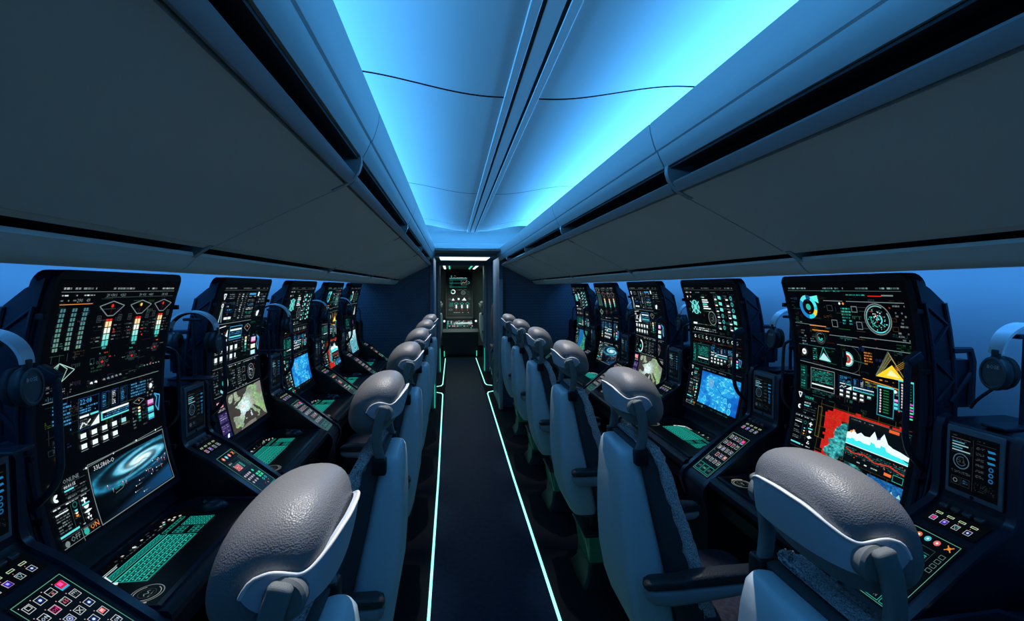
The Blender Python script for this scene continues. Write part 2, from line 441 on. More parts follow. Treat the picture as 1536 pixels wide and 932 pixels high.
def d_city(ui,u,v,w,h):
    """small blue console block with white buttons"""
    k=w/60; U=lambda x:u+x*k; V=lambda y:v+y*h/34
    ui.frame(U(0),V(0),14*k,17*h/34,DB,.25); ui.text(U(1),V(3.4),2.6*k,'22:08',BL)
    ui.micro(U(1),V(4.5),12*k,4*h/34,BL,3); ui.rect(U(1),V(9.5),6*k,1.1*h/34,W_); ui.rect(U(8),V(9.5),5.6*k,1.*h/34,CY)
    ui.up(); ui.poly([(U(8),V(16.5)),(U(14),V(11.5)),(U(14),V(16.5))],W_); ui.line([(U(1),V(16)),(U(3),V(13)),(U(5),V(15)),(U(8),V(12.6))],W_,.7*k)
    ui.micro(U(1),V(11.3),6*k,5*h/34,GR,4)
    for i in range(3):
        ui.frame(U(16+7.2*i),V(0),5.4*k,9.6*h/34,DB,.2); ui.micro(U(16.6+7.2*i),V(.8),2.6*k,8*h/34,BL if i!=1 else W_,8,.9)
    ui.rect(U(16),V(11),21*k,1.1*h/34,W_); ui.micro(U(16),V(12.4),21*k,2.6*h/34,BL,2,.95); ui.rect(U(16),V(15.2),21*k,.8*h/34,CY); ui.rect(U(15.4),V(11),1.*k,5*h/34,CY)
    for r in range(2):
        for i in range(5):
            if r==0 or i<4:
                ui.rect(U(1+7.4*i),V(19+5.6*r),3.6*k,2.5*h/34,W_ if (i,r)!=(4,0) else (150,210,215)); ui.rect(U(.6+7.4*i),V(22.3+5.6*r),4.6*k,.4*h/34,GR)
    ui.micro(U(39),V(0),13*k,9*h/34,BL,5,.95)
    for i,c in enumerate(((215,160,215),CY,CY)): ui.rect(U(54),V(14+4.6*i),5.4*k,2.6*h/34,c); ui.rect(U(54),V(16.8+4.6*i),5.4*k,.7*h/34,(190,40,130) if i==0 else BL)
    ui.ring(U(57),V(5),.0,1.5*k,W_); ui.micro(U(53.6),V(0),7*k,12*h/34,GR,6,.5)
    ui.line([(U(60.5),V(11)),(U(63),V(14)),(U(61.5),V(19)),(U(64),V(23)),(U(66),V(13)),(U(60.5),V(11))],BL,.8*k)
    ui.line([(U(41),V(12.2)),(U(46),V(10.4)),(U(51),V(12.2)),(U(46),V(14.4)),(U(41),V(12.2))],GR,.3); ui.rect(U(45.6),V(11.4),.9*k,.9*k,OR)
    for i in range(5): ui.rect(U(45),V(16+2*i),2*k,1.2*h/34,((240,220,150),(225,240,220),(130,220,200),TE,DT)[i])
    ui.micro(U(40),V(15),3.6*k,14*h/34,GR,7,.6); ui.micro(U(48.6),V(15),3.6*k,14*h/34,DG,7,.6)
def d_left(ui,u,v,w,h,c=W_,tint=GR):
    """narrow status column: triangle mark, ONLINE, clock, icons, OFF / ON"""
    k=w/24.; Y=lambda y:v+y*h/50
    ui.line([(u+1*k,Y(1)),(u+5*k,Y(1)),(u+3.2*k,Y(5)),(u+1*k,Y(1))],c,.75*k); 
    ui.text(u+8.6*k,Y(4.4),2.1*k,'ONLINE',tint); ui.rect(u+8*k,Y(5.2),15*k,.25,DG)
    ui.text(u+8.6*k,Y(8.6),1.6*k,'00:01:15',c); ui.rect(u+8.6*k,Y(9.6),6*k,.8,CY); ui.micro(u+15*k,Y(9.5),8*k,1,GR)
    ui.micro(u+8.6*k,Y(11.2),14*k,3.4,DG,2,.95); ui.ring(u+3.4*k,Y(12),.5*k,1.9*k,c,60,300); ui.micro(u+8.6*k,Y(15),14*k,1.6,GR)
    ui.rect(u,Y(18),w,.5,DG); ui.micro(u,Y(18.6),w*.9,1.2,c)
    for r in range(4): ui.micro(u+.5*k,Y(21.6+4.3*r),8*k,2.6,GR,2,.85)
    ui.rect(u+.5*k,Y(23.6),8*k,.5,c)
    ui.rect(u+10*k,Y(21),.25,15,DG); ui.rect(u+15.6*k,Y(21),.25,15,DG)
    ui.ring(u+12.8*k,Y(23),1.*k,1.6*k,DT)
    for i,q in enumerate((CY,(240,225,190),OR)): ui.ring(u+12.8*k,Y(27+2.1*i),0,.95*k,q,0,180)
    ui.rect(u+18.6*k,Y(21.4),.9*k,3.4,c); ui.rect(u+17.2*k,Y(22.4),3.7*k,.9,c)
    ui.rect(u+17*k,Y(26),5*k,.8,CY); ui.ring(u+19.5*k,Y(28),0,1.7*k,c,0,180); ui.up(); ui.poly([(u+17*k,Y(33)),(u+20*k,Y(31.6)),(u+22.6*k,Y(32.6)),(u+19.5*k,Y(34.2))],c)
    ui.ring(u+19.6*k,Y(37),.3*k,1.5*k,c,0,60); ui.ring(u+19.6*k,Y(37),.3*k,1.5*k,c,120,180); ui.ring(u+19.6*k,Y(37),.3*k,1.5*k,c,240,300)
    ui.micro(u+11*k,Y(32),4*k,5,DG,3)
    ui.rect(u,Y(39.6),w*.5,1,CY); ui.micro(u+w*.55,Y(39.6),w*.4,1,c); ui.rect(u,Y(42.4),w,.3,DG)
    ui.text(u+5*k,Y(47.6),2.6*k,'OFF',GR); ui.text(u+18*k,Y(47.6),2.8*k,'ON',OR); ui.ring(u+15.2*k,Y(46.4),0,1.7*k,TE); ui.ring(u+2.6*k,Y(46.8),0,1.4*k,GR)
    ui.rect(u+12.4*k,Y(42.8),.3,6,GR); ui.micro(u+13.6*k,Y(43.),8*k,1.3,GR); ui.rect(u,Y(49),w,.3,GR)
def d_gauge(ui,u,v,s=1.,hot=RED):
    """kite outline over a coloured stack and a ring cluster"""
    K=[(u-10*s,v+2.6*s),(u,v),(u+10*s,v+2.6*s),(u+2.4*s,v+8*s),(u-2.4*s,v+8*s),(u-10*s,v+2.6*s)]
    ui.line(K,GR,.5*s); ui.ring(u,v+2.6*s,0,1.*s,hot); ui.line([(u,v+3*s),(u-.2,v+7*s)],(90,20,20),.25)
    for sx in(-1,1): ui.frame(u+sx*8.4*s-1.6*s,v+7.6*s,3.2*s,3.6*s,DG,.3); ui.ring(u+sx*8.4*s,v+9.4*s,.5*s,.9*s,DG)
    cs=(RED,(245,215,160),(232,242,225),(150,225,215),(80,195,190),(45,140,140))
    for i,c in enumerate(cs):
        hh=1.2 if i==0 else 3.
        y=v+(9.8 if i==0 else 11.2+(i-1)*3.5)*s
        if i<5: ui.rect(u-2.4*s,y,2.1*s,hh*s,c); ui.rect(u+.2*s,y,2.2*s,hh*s,c)
        else: ui.rect(u-1.6*s,y,3*s,1.2*s,c)
    for sx in(-1,1):
        for i in range(5): ui.micro(u+sx*(6.2*s)-1.6*s,v+(13+2*i)*s,3*s,1.2,GR if i!=2 else (170,60,50))
        for i in range(5): ui.micro(u+sx*(10*s)-1.6*s,v+(13+2*i)*s,3*s,1.2,DG)
    ui.micro(u-3*s,v+28*s,3*s,1.4,TE); ui.micro(u+.6*s,v+28*s,3*s,1.4,(190,80,60))
    for i in range(-2,3):
        for j in range(-1,2):
            if abs(i)+abs(j)<3: ui.ring(u+1.9*i*s,v+(33.5+2.*j)*s,.55*s,.85*s,DG,n=8)
    ui.ring(u,v+33.5*s,0,.8*s,RED,n=8); ui.micro(u-9*s,v+33*s,3,1.,GR); ui.micro(u+6*s,v+31*s,4,1.,GR)
def s_galaxy(ui):
    d_faint(ui,1,(70,95,95),(50,60,62))
    d_header(ui,(150,165,165))
    ui.line([(33,7.4),(98,7.4)],DG,.3)
    for i,t in enumerate(('20 +30:1','+261')): ui.text(34+11*i,6.9,1.7,t,GR)
    for i,t in enumerate(('30 +31','+401')): ui.text(62+9*i,6.9,1.7,t,GR)
    ui.text(85,6.9,1.7,'34 +31',GR)
    ui.micro(3,5.4,22,1.2,W_); ui.micro(3,7.8,10,1.4,GR); ui.text(13.5,9.4,1.9,'290',GR); ui.text(20,9.4,1.9,'49',GR); ui.rect(3,10.2,22,.3,OR)
    for i in range(3):
        for j in range(9):
            ui.rect(4.6+7.6*i,12.4+2.4*j,1.3,1.7,(60+j*5,115+j*3,125)); ui.rect(6.4+7.6*i,12.4+2.4*j,1.3,1.7,(60+j*5,115+j*3,125))
    ui.line([(3,44),(10.5,39.5),(21,44),(13,49),(3,44)],(160,200,190),.4); ui.line([(7,44),(10.5,39.5),(16,43),(13,49),(7,44)],(160,200,190),.35); ui.line([(13,49),(9,44.3),(10.5,39.5)],(110,150,140),.3)
    for i in range(4): ui.line([(5+5*i,35),(5+5*i,39)],DG,.25); ui.micro(4+5*i,50,1.6,6,GR,5,.5)
    d_gauge(ui,41,9.5,1.,RED); d_gauge(ui,66.5,9.5,1.,(240,200,90)); d_gauge(ui,89,9.5,.92,RED)
    for i in range(7): ui.ring(34+3.4*i+(3 if i>1 else 0),54-.12*i,0,1.1,W_ if i<2 else GR,180,380,n=10)
    ui.micro(62,52,12,2,DG,2,.5)
    for i in range(6): ui.ring(80+3.1*i,51.5,0,.9,GR,200,370,n=8)
    ui.line([(2,58),(96,57.4)],GR,.35); ui.micro(20,57.6,4,1,GR)
    d_city(ui,25,60.5,66,34); 
    ui.line([(25,98),(97,95)],GR,.3)
    for t in(.03,.33,.62,.9): ui.ring(25+72*t,98-3*t,0,.6,W_,n=8)
    ui.micro(8,60,12,16,BL,9,.7)
    for i,c in enumerate(((90,190,200),W_,YE)): ui.rect(9+.2*i,78+4*i,4,2,c); ui.rect(8.6,80.6+4*i,5,.4,GR)
    ui.image(29,100,67,29,134,76,fn_galaxy)
    ui.frame(28,96.6,69.4,33.4,GR,.5); ui.text(32,101.4,2.6,'33LS860-O',(190,200,205))
    r=ui.r
    for (a,b) in((.15,.42),(.20,.53),(.33,.50),(.37,.52),(.68,.55),(.74,.60),(.84,.46),(.86,.44),(.88,.60),(.91,.47),(.95,.50),(.97,.42)):
        x=29+67*a;y=100+29*b; ui.rect(x,y,.45,2.2,(150,70,75)); ui.rect(x,y,.45,.8,(250,220,220))
    ui.line([(44,118.6),(50,118.),(58,113.),(66,111),(72,108.4),(78,109.6)],GR,.25)
    ui.micro(42,115.4,12,1.6,TE,2)
    for x,y in((66,119),(62,121),(60,124),(74,116),(82,112.5),(78,119.5),(67,126.4),(84,117.5)): ui.micro(x,y,6,.9,GR); ui.ring(x-1,y+.4,0,.4,W_,n=6)
    d_left(ui,2,97.5,24.5,32.5)
def s_europe(ui):
    d_faint(ui,2,(80,100,105),(60,90,110))
    d_header(ui)
    ui.line([(4,7.5),(8,7.5),(6.4,12),(4,7.5)],W_,.9); ui.micro(14,7,10,5,GR,3); 
    ui.ring(6,17,.9,1.8,W_); ui.line([(6,19),(5,27),(4,31)],(180,210,215),1.1); ui.line([(7,19),(8,27),(9,31)],(150,180,185),.8)
    ui.frame(13,15,15,8,DB,.3); ui.micro(14,17,5,2,W_); ui.micro(14,20,12,2,BL); ui.rect(13,27,6,2,W_); ui.rect(20,27,6,2,W_)
    for i in range(3): 
        ui.micro(32+8*i,7,3,23,(GR,W_,GR)[i],12,.8); ui.frame(31+8*i,6.6,5,24,DG,.2)
    ui.rect(55,7,15,1.6,BL); ui.micro(55,9.4,16,1.6,W_)
    for r in range(5): ui.micro(55,12.5+3.8*r,15,2.6,(GR,BL,W_,TE,GR)[r],2,.85)
    ui.rect(75,6,3,4,W_); ui.micro(80,7,6,10,GR,4); ui.micro(89,7,7,10,GR,4); ui.ring(84,27,0,2.6,W_); ui.ring(86,25.4,0,1.6,W_); ui.micro(77,22,5,8,DG,4)
    ui.line([(2,32.6),(72,32.6)],GR,.4)
    ui.line([(4,36),(20,34.8)],W_,.6); ui.up(); ui.poly([(16,50),(25,38),(25,50)],W_); ui.line([(4,40),(8,38),(10,44),(15,41)],W_,1.2); ui.line([(6,47),(10,44),(14,47)],W_,1.3); ui.micro(3,36,8,13,GR,7,.7); ui.rect(3,50,10,1,W_)
    ui.frame(29,36,25,12,BL,.5); ui.rect(30,38.6,23,1.5,W_); ui.micro(30,41,23,3,BL,2,.95); ui.rect(30,45,23,1.2,CY); ui.micro(29,49.5,24,1.4,GR)
    ui.line([(59,39),(66,35.6),(73,38.6),(67,43),(59,39)],GR,.5); ui.ring(66,38.4,0,.8,OR); 
    for i in range(5): ui.rect(64,48+3*i,3.4,2.2,((240,220,150),(225,240,220),(130,220,200),TE,DT)[i])
    ui.micro(57,47,4,15,GR,7,.6); ui.micro(70,47,4,15,GR,7,.6)
    for r in range(2):
        for i in range(5): ui.rect(5+9.4*i,53+7.6*r,4.6 if i+r<5 else 2.4,3.8,W_); ui.rect(4.6+9.4*i,57.6+7.6*r,5.4,.5,GR)
    ui.rect(79,50,10,4,(220,185,225)); ui.rect(79,54,10,1,(205,60,140)); ui.rect(79,57,10,4,(235,245,220)); ui.rect(79,63,10,4,(180,235,240)); ui.micro(79,47,14,2,BL)
    ui.line([(92,49),(96,53),(93,58),(97,64),(98,52),(92,49)],BL,1.2)
    ui.line([(2,70),(98,70)],GR,.35); ui.micro(30,71,60,1.4,W_,1,.6)
    ui.ring(20,84,6.8,9,W_,-90,60); ui.ring(20,84,6.8,9,(120,205,205),60,140); ui.ring(20,84,0,2.2,TE)
    ui.micro(36,75,8,16,GR,7,.7); ui.micro(48,75,9,16,GR,8,.8); ui.frame(60,76,5,5,GR,.3); ui.frame(60,84,5,5,GR,.3)
    ui.ring(79,83,7,7.6,GR); ui.ring(79,83,4.6,5,GR,20,300); ui.micro(75,79,8,8,W_,6,.45)
    ui.line([(2,93.6),(98,93.6)],GR,.4); ui.micro(40,92,30,1,W_,1,.5)
    ui.image(22,95.5,76,34,132,100,fn_europe)
    ui.rect(3,96,16,33,(14,10,30)); ui.rect(4,98,9,4,(230,160,165)); ui.up(); ui.poly([(4,103),(15,103),(15,97)],(225,140,150)); ui.micro(4,104,14,2,W_,2)
    for r in range(2): ui.rect(3.6,108+9*r,15,8,(46,34,86)); ui.micro(4.6,108.6+9*r,13,6.8,(150,140,190),4,.8)
    ui.rect(3.6,126,15,3,(24,24,90)); ui.ring(13,128.6,0,3,W_,180,300)
    ui.micro(3,72,8,20,GR,9,.6)
def s_blue(ui):
    d_faint(ui,3,(40,110,100),(70,80,80))
    d_header(ui,GR); ui.micro(4,6,14,2,W_); ui.micro(22,6,12,2,GR); ui.micro(56,6,10,2,GR); ui.micro(80,6,10,1.6,DG)
    ui.ring(6,11.6,0,1.,W_); ui.ring(13,11.4,0,1.1,GR)
    c=(110,220,215)
    ui.ring(19,22.5,6.6,7.5,c)
    for a in(0,60,120,180,240,300):
        x,y=19+6.6*math.cos(R(a)),22.5+5.4*math.sin(R(a)); ui.ring(x,y,.8,1.9,c,n=10); ui.line([(19,22.5),(x,y)],TE,.6)
    ui.line([(10,16.4),(28,28.6)],c,1.1); ui.line([(10,28.6),(28,16.4)],c,1.1); ui.ring(19,22.5,1.2,3.,c)
    ui.micro(34,11.,8,2,W_)
    for i,w in enumerate((11,12,9,10,14)): ui.rect(36,14+2.2*i,w,1.2,W_ if i!=2 else CY)
    ui.micro(37,25.6,20,1.6,GR); ui.ring(50,33,6.4,7.2,GR); ui.ring(50,33,3.6,4.2,DG); ui.micro(47,30,6,6,GR,4,.5)
    for r in range(6):
        y=10+5.8*r
        for cI in range(2):
            x=60+20*cI
            ui.micro(x,y,5,3,GR,2); ui.rect(x+1,y+3,4,1.2,W_)
            if (r+cI*3)%6<3: ui.poly([(x+8,y),(x+13,y+.4),(x+13,y+3.6),(x+8,y+3)],c)
            else: ui.ring(x+10.5,y+2,1.,2.2,(60,150,150),n=8)
    ui.rect(9,39,8,2,W_); ui.micro(18,40,36,1.2,GR); ui.micro(8,44,32,4,W_,2,.8); ui.micro(42,44,14,4,GR,2); ui.line([(4,50),(97,50)],DG,.4)
    for i in range(11): ui.ring(10+8*i,54.4,.9,1.7,GR if i%3 else W_,0,300,n=10)
    ui.line([(4,58.6),(97,58.6)],(90,20,16),.3)
    ui.rect(4,62,8,21,(8,40,36)); ui.micro(5,63,4.4,19,TE,10,.95)
    ui.frame(14,62,24,20,DT,.5); ui.micro(16,64,20,11,TE,11,.98); ui.rect(15,76.4,21,1.2,W_); ui.micro(15,79,21,2,DT)
    d_city(ui,41,62.5,50,20)
    ui.line([(3,85),(97,85)],DG,.4); ui.micro(24,86.6,60,1.8,GR,1,.5)
    d_left(ui,2,87,20,42,(190,225,215),TE)
    ui.image(26,90,71,33,124,74,fn_blue)
    for (x,y,r) in((.28,.30,4.8),):
        ui.ring(26+71*x,90+33*y,0,r,(96,160,205)); ui.ring(26+71*x,90+33*y,0,.8,W_); ui.ring(26+71*x,90+33*y,r-.4,r,(130,190,225))
    for (x,y,r) in((.55,.22,2.4),(.68,.38,2.),(.70,.66,2.6),(.82,.74,2.2),(.83,.92,3.),(.18,.82,2.6),(.6,.48,1.2),(.3,.62,1.4),(.72,.86,1.4)):
        ui.ring(26+71*x,90+33*y,r-.5,r,(110,225,245)); ui.ring(26+71*x,90+33*y,0,.6,W_); ui.ring(26+71*x,90+33*y,0,r-.5,(40,165,220))
    ui.line([(26+71*.36,90+33*.28),(26+71*.62,90+33*.56),(26+71*.95,90+33*.60)],(20,110,190),1.)
    ui.micro(26,124.6,60,2,DT,1,.6); ui.text(36,127,2.4,'85',GR)
def s_red(ui):
    d_faint(ui,4,(40,120,115),(90,75,40))
    d_header(ui,(110,150,150)); ui.micro(36,3.6,20,1.6,TE); ui.micro(57,6,16,1.6,TE); ui.rect(74,7,10,.5,RED); ui.rect(84,6.4,8,.8,GR)
    ui.line([(56,11),(98,11)],GR,.4)
    ui.ring(20,16,5.7,8.6,(28,120,190),95,215); ui.ring(20,16,5.7,8.6,CY,215,265); ui.ring(20,16,5.7,8.6,(40,200,215),-5,95); ui.ring(20,16,5.7,8.6,(20,70,120),265,300); ui.ring(20,16,5.7,8.6,(70,225,230),300,356); ui.ring(20,16,5.7,8.6,YE,15,50)
    ui.up(); ui.poly([(23,8.6),(31,7.4),(31,13),(27.6,11.6)],(90,235,225)); ui.ring(20,16,0,2.3,TE)
    for i in range(10): ui.micro(3,7+2.6*i,4,1.,DG)
    ui.line([(36,11),(53,11)],GR,.4); ui.frame(38,14,5,4,DG,.4); ui.frame(40,24,5,5,GR,.4); ui.micro(50,15,8,12,TE,6,.8); ui.ring(50,12.6,0,.8,W_); ui.ring(53,12.6,0,.8,OR)
    ui.frame(59,14,4.6,4,GR,.4); ui.frame(61,24,4.6,5,GR,.4)
    for y in(14.6,17,24,28): ui.line([(65,y),(73,y)],DG,.3)
    ui.ring(78,21.5,9.2,9.8,GR); ui.ring(78,21.5,7.9,8.6,(110,165,165),-30,300); ui.ring(78,21.5,7.9,8.6,CY,60,110)
    for i in range(70):
        a=ui.r.uniform(0,6.28); q=ui.r.uniform(0,7); ui.ring(78+q*math.cos(a),21.5+q*math.sin(a),0,ui.r.uniform(.2,.5),ui.r.choice((CY,W_,TE,TE,RED)),n=5)
    ui.ring(78,21.5,2.6,3.4,CY,-60,60); ui.ring(78,21.5,4.6,5.2,TE,100,200)
    ui.micro(90,12,8,2,GR); ui.micro(91,16,7,18,GR,9,.5)
    ui.line([(3,28.4),(34,29.4)],GR,.3); ui.rect(18,29.2,16,.5,OR); ui.rect(20,32.4,16,.6,OR); ui.micro(4,27,8,1.2,GR)
    ui.line([(36,35),(60,35)],GR,.4); ui.line([(62,34),(98,34)],GR,.4); ui.micro(44,34,8,1,BL)
    ui.ring(27,38,4.2,4.7,DG); ui.ring(27,38,3,3.4,GR,30,300); ui.ring(27,38,.9,2.2,TE,0,200); ui.micro(8,33,5,12,GR,6,.8); ui.micro(17,37,5,5,GR,3)
    ui.line([(4,44.6),(40,44.6)],DT,.4); ui.line([(42,41),(60,41)],GR,.4); ui.line([(63,40),(98,40)],GR,.4)
    ui.ring(9,50,0,2.2,(220,235,235)); ui.ring(9,50,0,1.1,RED); ui.ring(9,50,3,3.3,DG,-80,80)
    ui.up(); ui.poly([(24,54),(28.6,48.6),(35,54.4)],(170,225,228)); ui.line([(24,54),(28.5,44.6),(35,54.4),(24,54)],TE,.4); ui.micro(18,46,4,9,TE,6)
    for r0,r1,c in((0,1.4,GR),(1.6,2.6,RED),(2.8,4.2,(235,235,225)),(4.5,5.,CY)): ui.ring(50,50,r0,r1,c,-100,110)
    ui.ring(52,50,9,9.3,DG,-80,80); ui.line([(52,50),(64,51)],DT,.4)
    ui.up(); ui.poly([(72,57.6),(80,52),(84,49),(92,57.4)],YE); ui.up(); ui.poly([(79,57),(84,50.6),(90,57)],(235,235,170)); ui.up(); ui.poly([(85,57.4),(88,54),(92,57.4)],(250,250,240))
    for t in range(6): ui.line([(72+.5*t,57),(82+.4*t,41+.8*t),(92,56)],(190,150,40) if t%2 else (70,120,130),.25)
    for t in range(4): ui.line([(86,50+t),(96,43+1.2*t)],(170,130,50),.25)
    ui.micro(64,43,6,9,OR,5,.9); ui.micro(64,43,6,2,CY)
    ui.line([(62,61),(98,64)],OR,.5); ui.micro(72,59,20,1.4,OR,1,.5); ui.line([(4,57.5),(60,59.5)],GR,.4)
    ui.rect(4,60.6,7,18,(8,40,36)); ui.micro(5,61.6,4,16,TE,8,.9)
    ui.frame(15,61,23,15.6,GR,.5); ui.micro(16.4,62.4,20,8.6,TE,10,.98); ui.rect(16,72.6,21,.9,W_); ui.micro(17,77,20,3,DT,3)
    d_city(ui,42,62.5,46,17); ui.micro(64,62,14,4,(150,130,20),2,.9)
    for (x,y,w,h) in((88,57,10,19),(73,63,12,19)):
        ui.rect(x,y,w,h,(3,6,8)); ui.frame(x,y,w,h,(40,150,165),.5); ui.rect(x,y,w,1,CY)
        for i in range(9): ui.ring(x+2.4,y+2.8+1.7*i,0,.7,(210,190,200),n=6); ui.rect(x+4.4,y+2.4+1.7*i,4,.6,(20,110,60))
    d_left(ui,2,81,21,48.5,W_,TE)
    ui.image(25,82,73,46,140,88,fn_red)
    for i in range(6): ui.line([(27+12*i,83),(27+12*i,127)],(90,80,30),.18); ui.line([(26,86+8*i),(98,86+8*i)],(90,80,30),.18)
    ui.frame(24,88,4,22,(110,100,40),.3)
    X0,Y0,X1,Y1=52,88,98,118
    ui.rect(X0,Y0,X1-X0,Y1-Y0,(4,10,13)); ui.rect(X0,Y0,X1-X0,3.6,(12,16,18)); ui.micro(X0+2,Y0+1,24,1.4,GR); ui.rect(X0+31,Y0+.8,7,1.8,(225,90,40)); ui.micro(X0+40,Y0+1,5,1.4,DT)
    ui.rect(X0,Y0+.0,X1-X0,.35,DT); ui.rect(X0,Y0,.35,Y1-Y0,DT)
    pr=[(52,99),(55,98),(57,96),(60,98.4),(63,96.6),(66,98),(70,97.6),(73,93),(75.4,97),(77.4,96.4),(80,92.6),(83.4,98),(87,99.4),(92,100),(98,101.4)]
    for a,b in zip(pr[:-1],pr[1:]): ui.poly([a,b,(b[0],103.6),(a[0],103.6)],(225,248,248)); ui.up(); ui.poly([(a[0],a[1]+3.4),(b[0],b[1]+3.4),(b[0],106),(a[0],106)],(60,225,230))
    ui.rect(52,103.6,46,1.4,(70,235,235)); ui.line([(62,101),(76,103.4),(98,104.4)],(10,60,80),.7); ui.up(); ui.poly([(54,97.6),(58,96),(59,98.6),(56,99.6)],(240,130,60)); ui.up(); ui.poly([(75,96.8),(78,95.8),(79,98.6),(76,99)],(60,60,130))
    ui.rect(52,106,46,.5,W_)
    ui.micro(53,108,44,5.6,(35,110,105),5,.85)
    ui.line([(53,109.4),(60,111),(68,109.6),(76,112),(86,110.4),(97,112.6)],(190,50,35),.8); 
    for i in range(24): ui.ring(53+44*ui.r.random(),108+6*ui.r.random(),0,.35,(220,60,40),n=5)
    ui.rect(60,114,38,3.4,(6,10,12)); ui.micro(61,115,22,1.4,W_,1,.6); ui.rect(84,114.8,5,1.7,(235,110,50)); ui.frame(90,114,7,4,TE,.3)
    for i in range(4): ui.poly([(80+5*i,126),(81.5+5*i,123.6),(83+5*i,126)],(150,200,190))
    for i in range(6): ui.rect(94,84-14+1.7*i,3.6,.9,MG if i%2==0 else (80,220,150))
def s_coast(ui):
    s_blue_top(ui); d_left(ui,2,87,20,42,(190,225,215),TE); ui.image(26,88,62,40,90,66,fn_coast)
def s_blue_top(ui):
    q0=len(ui.q); s_blue(ui)
    keep=[i for i in range(len(ui.q)) if i<q0 or max(p[1] for p in ui.q[i][0])<86]
    ui.q=[ui.q[i] for i in keep]; ui.c=[ui.c[i] for i in keep]
def s_ice(ui):
    d_faint(ui,5,(40,100,95),(70,85,85))
    d_header(ui); ui.ring(28,18,7,9.4,W_,-120,60); ui.ring(28,18,7,9.4,TE,60,200); ui.ring(28,18,0,2.2,TE); ui.micro(50,8,16,22,GR,10,.6); ui.ring(80,20,7,8,DT); ui.micro(74,14,12,12,TE,7,.5)
    ui.line([(3,33),(97,33)],GR,.5); ui.rect(40,38,2.2,16,W_); ui.micro(10,38,20,16,GR,8,.6); ui.up(); ui.poly([(70,55),(82,38),(84,55)],(200,210,200)); ui.micro(46,38,20,18,DT,8)
    ui.micro(6,60,30,20,TE,10,.6); ui.ring(66,70,2,6,MG,-60,170); ui.ring(66,70,0,1.8,(140,40,130)); ui.micro(46,80,40,4,GR,3)
    d_left(ui,2,87,20,42); ui.image(28,86,64,41,80,60,fn_ice)
def s_end(ui):
    """upright end screen: 100 x 180"""
    ui.ring(20,15,.8,2.4,TE); ui.line([(30,16),(34,12),(38,16)],GR,.8)
    ui.rect(12,23,70,1.4,CY); ui.micro(12,20,70,2,W_,1,.7); ui.micro(12,28,14,36,DT,9,.8)
    for y in(30,44,60): ui.line([(12,y),(80,y)],TE,.7)
    ui.frame(58,30,24,22,GR,.9); ui.line([(60,48),(66,38),(72,44),(80,34)],(200,150,140),1.); ui.ring(86,42,4,5.4,TE,-90,90)
    ui.ring(26,80,6,9.4,W_,-120,150); ui.ring(26,80,6,9.4,TE,150,230); ui.micro(40,70,40,4,GR,2); ui.ring(66,84,7,8.4,GR); ui.ring(66,84,3,4,GR); ui.micro(80,76,12,20,DT,7)
    ui.line([(8,98),(92,98)],DG,.6)
    ui.up(); ui.poly([(20,116),(26,106),(32,116)],W_); ui.rect(44,106,7,8,W_); ui.up(); ui.poly([(60,116),(70,104),(78,116)],W_); ui.micro(84,104,10,10,GR,5); ui.micro(8,106,10,8,GR,4)
    ui.micro(10,124,16,18,TE,9,.9)
    for x in(38,60,82): ui.line([(x-8,130),(x,124),(x+8,130),(x,134),(x-8,130)],TE,1.); ui.rect(x-2.4,134,5,14,W_); ui.micro(x-8,136,4,12,GR,6); ui.micro(x+5,136,4,12,GR,6); ui.ring(x,154,.8,1.8,RED)
    ui.line([(8,154),(16,150),(24,154),(16,158),(8,154)],GR,.9); ui.micro(28,164,64,3,W_,1,.6); ui.line([(6,172),(94,172)],DG,.6)

def s_desk(ui):
    """touch desk: u 0..110 left to right, v 0..40 away to near"""
    c=(30,178,162); cl=(50,220,200)
    ui.rect(4,17.4,66,.4,cl); 
    # function row
    for i in range(14): ui.frame(5+6.2*i*.76,11.6,4.2,2.9,c,.34); ui.rect(6+6.2*i*.76,12.6,2.2,.8,c)
    ui.rect(4,10.6,68,.4,cl); ui.rect(4,15.4,68,.4,cl)
    ks=(13,13,13,12,9)
    for r in range(5):
        n=ks[r]; w=66/n
        for i in range(n):
            ui.frame(4+i*w+.25,18.2+3.5*r,w-.5,3.1,c,.3); ui.rect(4+i*w+w*.35,19.2+3.5*r,w*.3,.9,cl)
        ui.rect(4,18+3.5*r,66,.28,cl)
    ui.rect(3.4,35.6,67,.4,c); ui.rect(3.4,17.4,.4,18.4,c); ui.rect(70,17.4,.4,18.4,c)
    for r in range(5):
        for i in range(3): ui.frame(73+4*i,18.2+3.5*r,3.5,3.1,c,.3) if not(r in(2,) and True) else None
        for i in range(4): ui.frame(87+4.2*i,18.2+3.5*r,3.7,3.1,c,.3); ui.rect(88.2+4.2*i,19.3+3.5*r,1.2,.9,cl)
    for i in range(7): ui.frame(73+4.4*i,11.6,3.8,2.9,c,.34)
    ui.up(); ui.poly([(1,16),(8,8),(12,8.6),(5,16)],W_); ui.up(); ui.poly([(0,18.6),(3,16.6),(4,20),(1,21)],W_); ui.line([(9,8.6),(24,8.6)],W_,.5); ui.line([(10,7.2),(26,7.2)],W_,.4)
    for i in range(16): ui.micro(26+4*i,6+.2*(i%3),2.6,1.6,GR)
    for i in range(9): ui.rect(28+8*i+ui.r.random()*3,2.6+ui.r.random()*2,2.2,1.2,(200,205,190) if i%3==1 else DG)
    ui.ring(52,4.4,0,1.3,W_); ui.micro(60,1,40,2,DG,1,.5)
    for (x,y) in((92,3),(97,4.4),(88,5),(101,6.4),(96,7.4),(104,9)): ui.rect(x,y,2.6,1.3,(235,230,210) if x!=88 else CY)
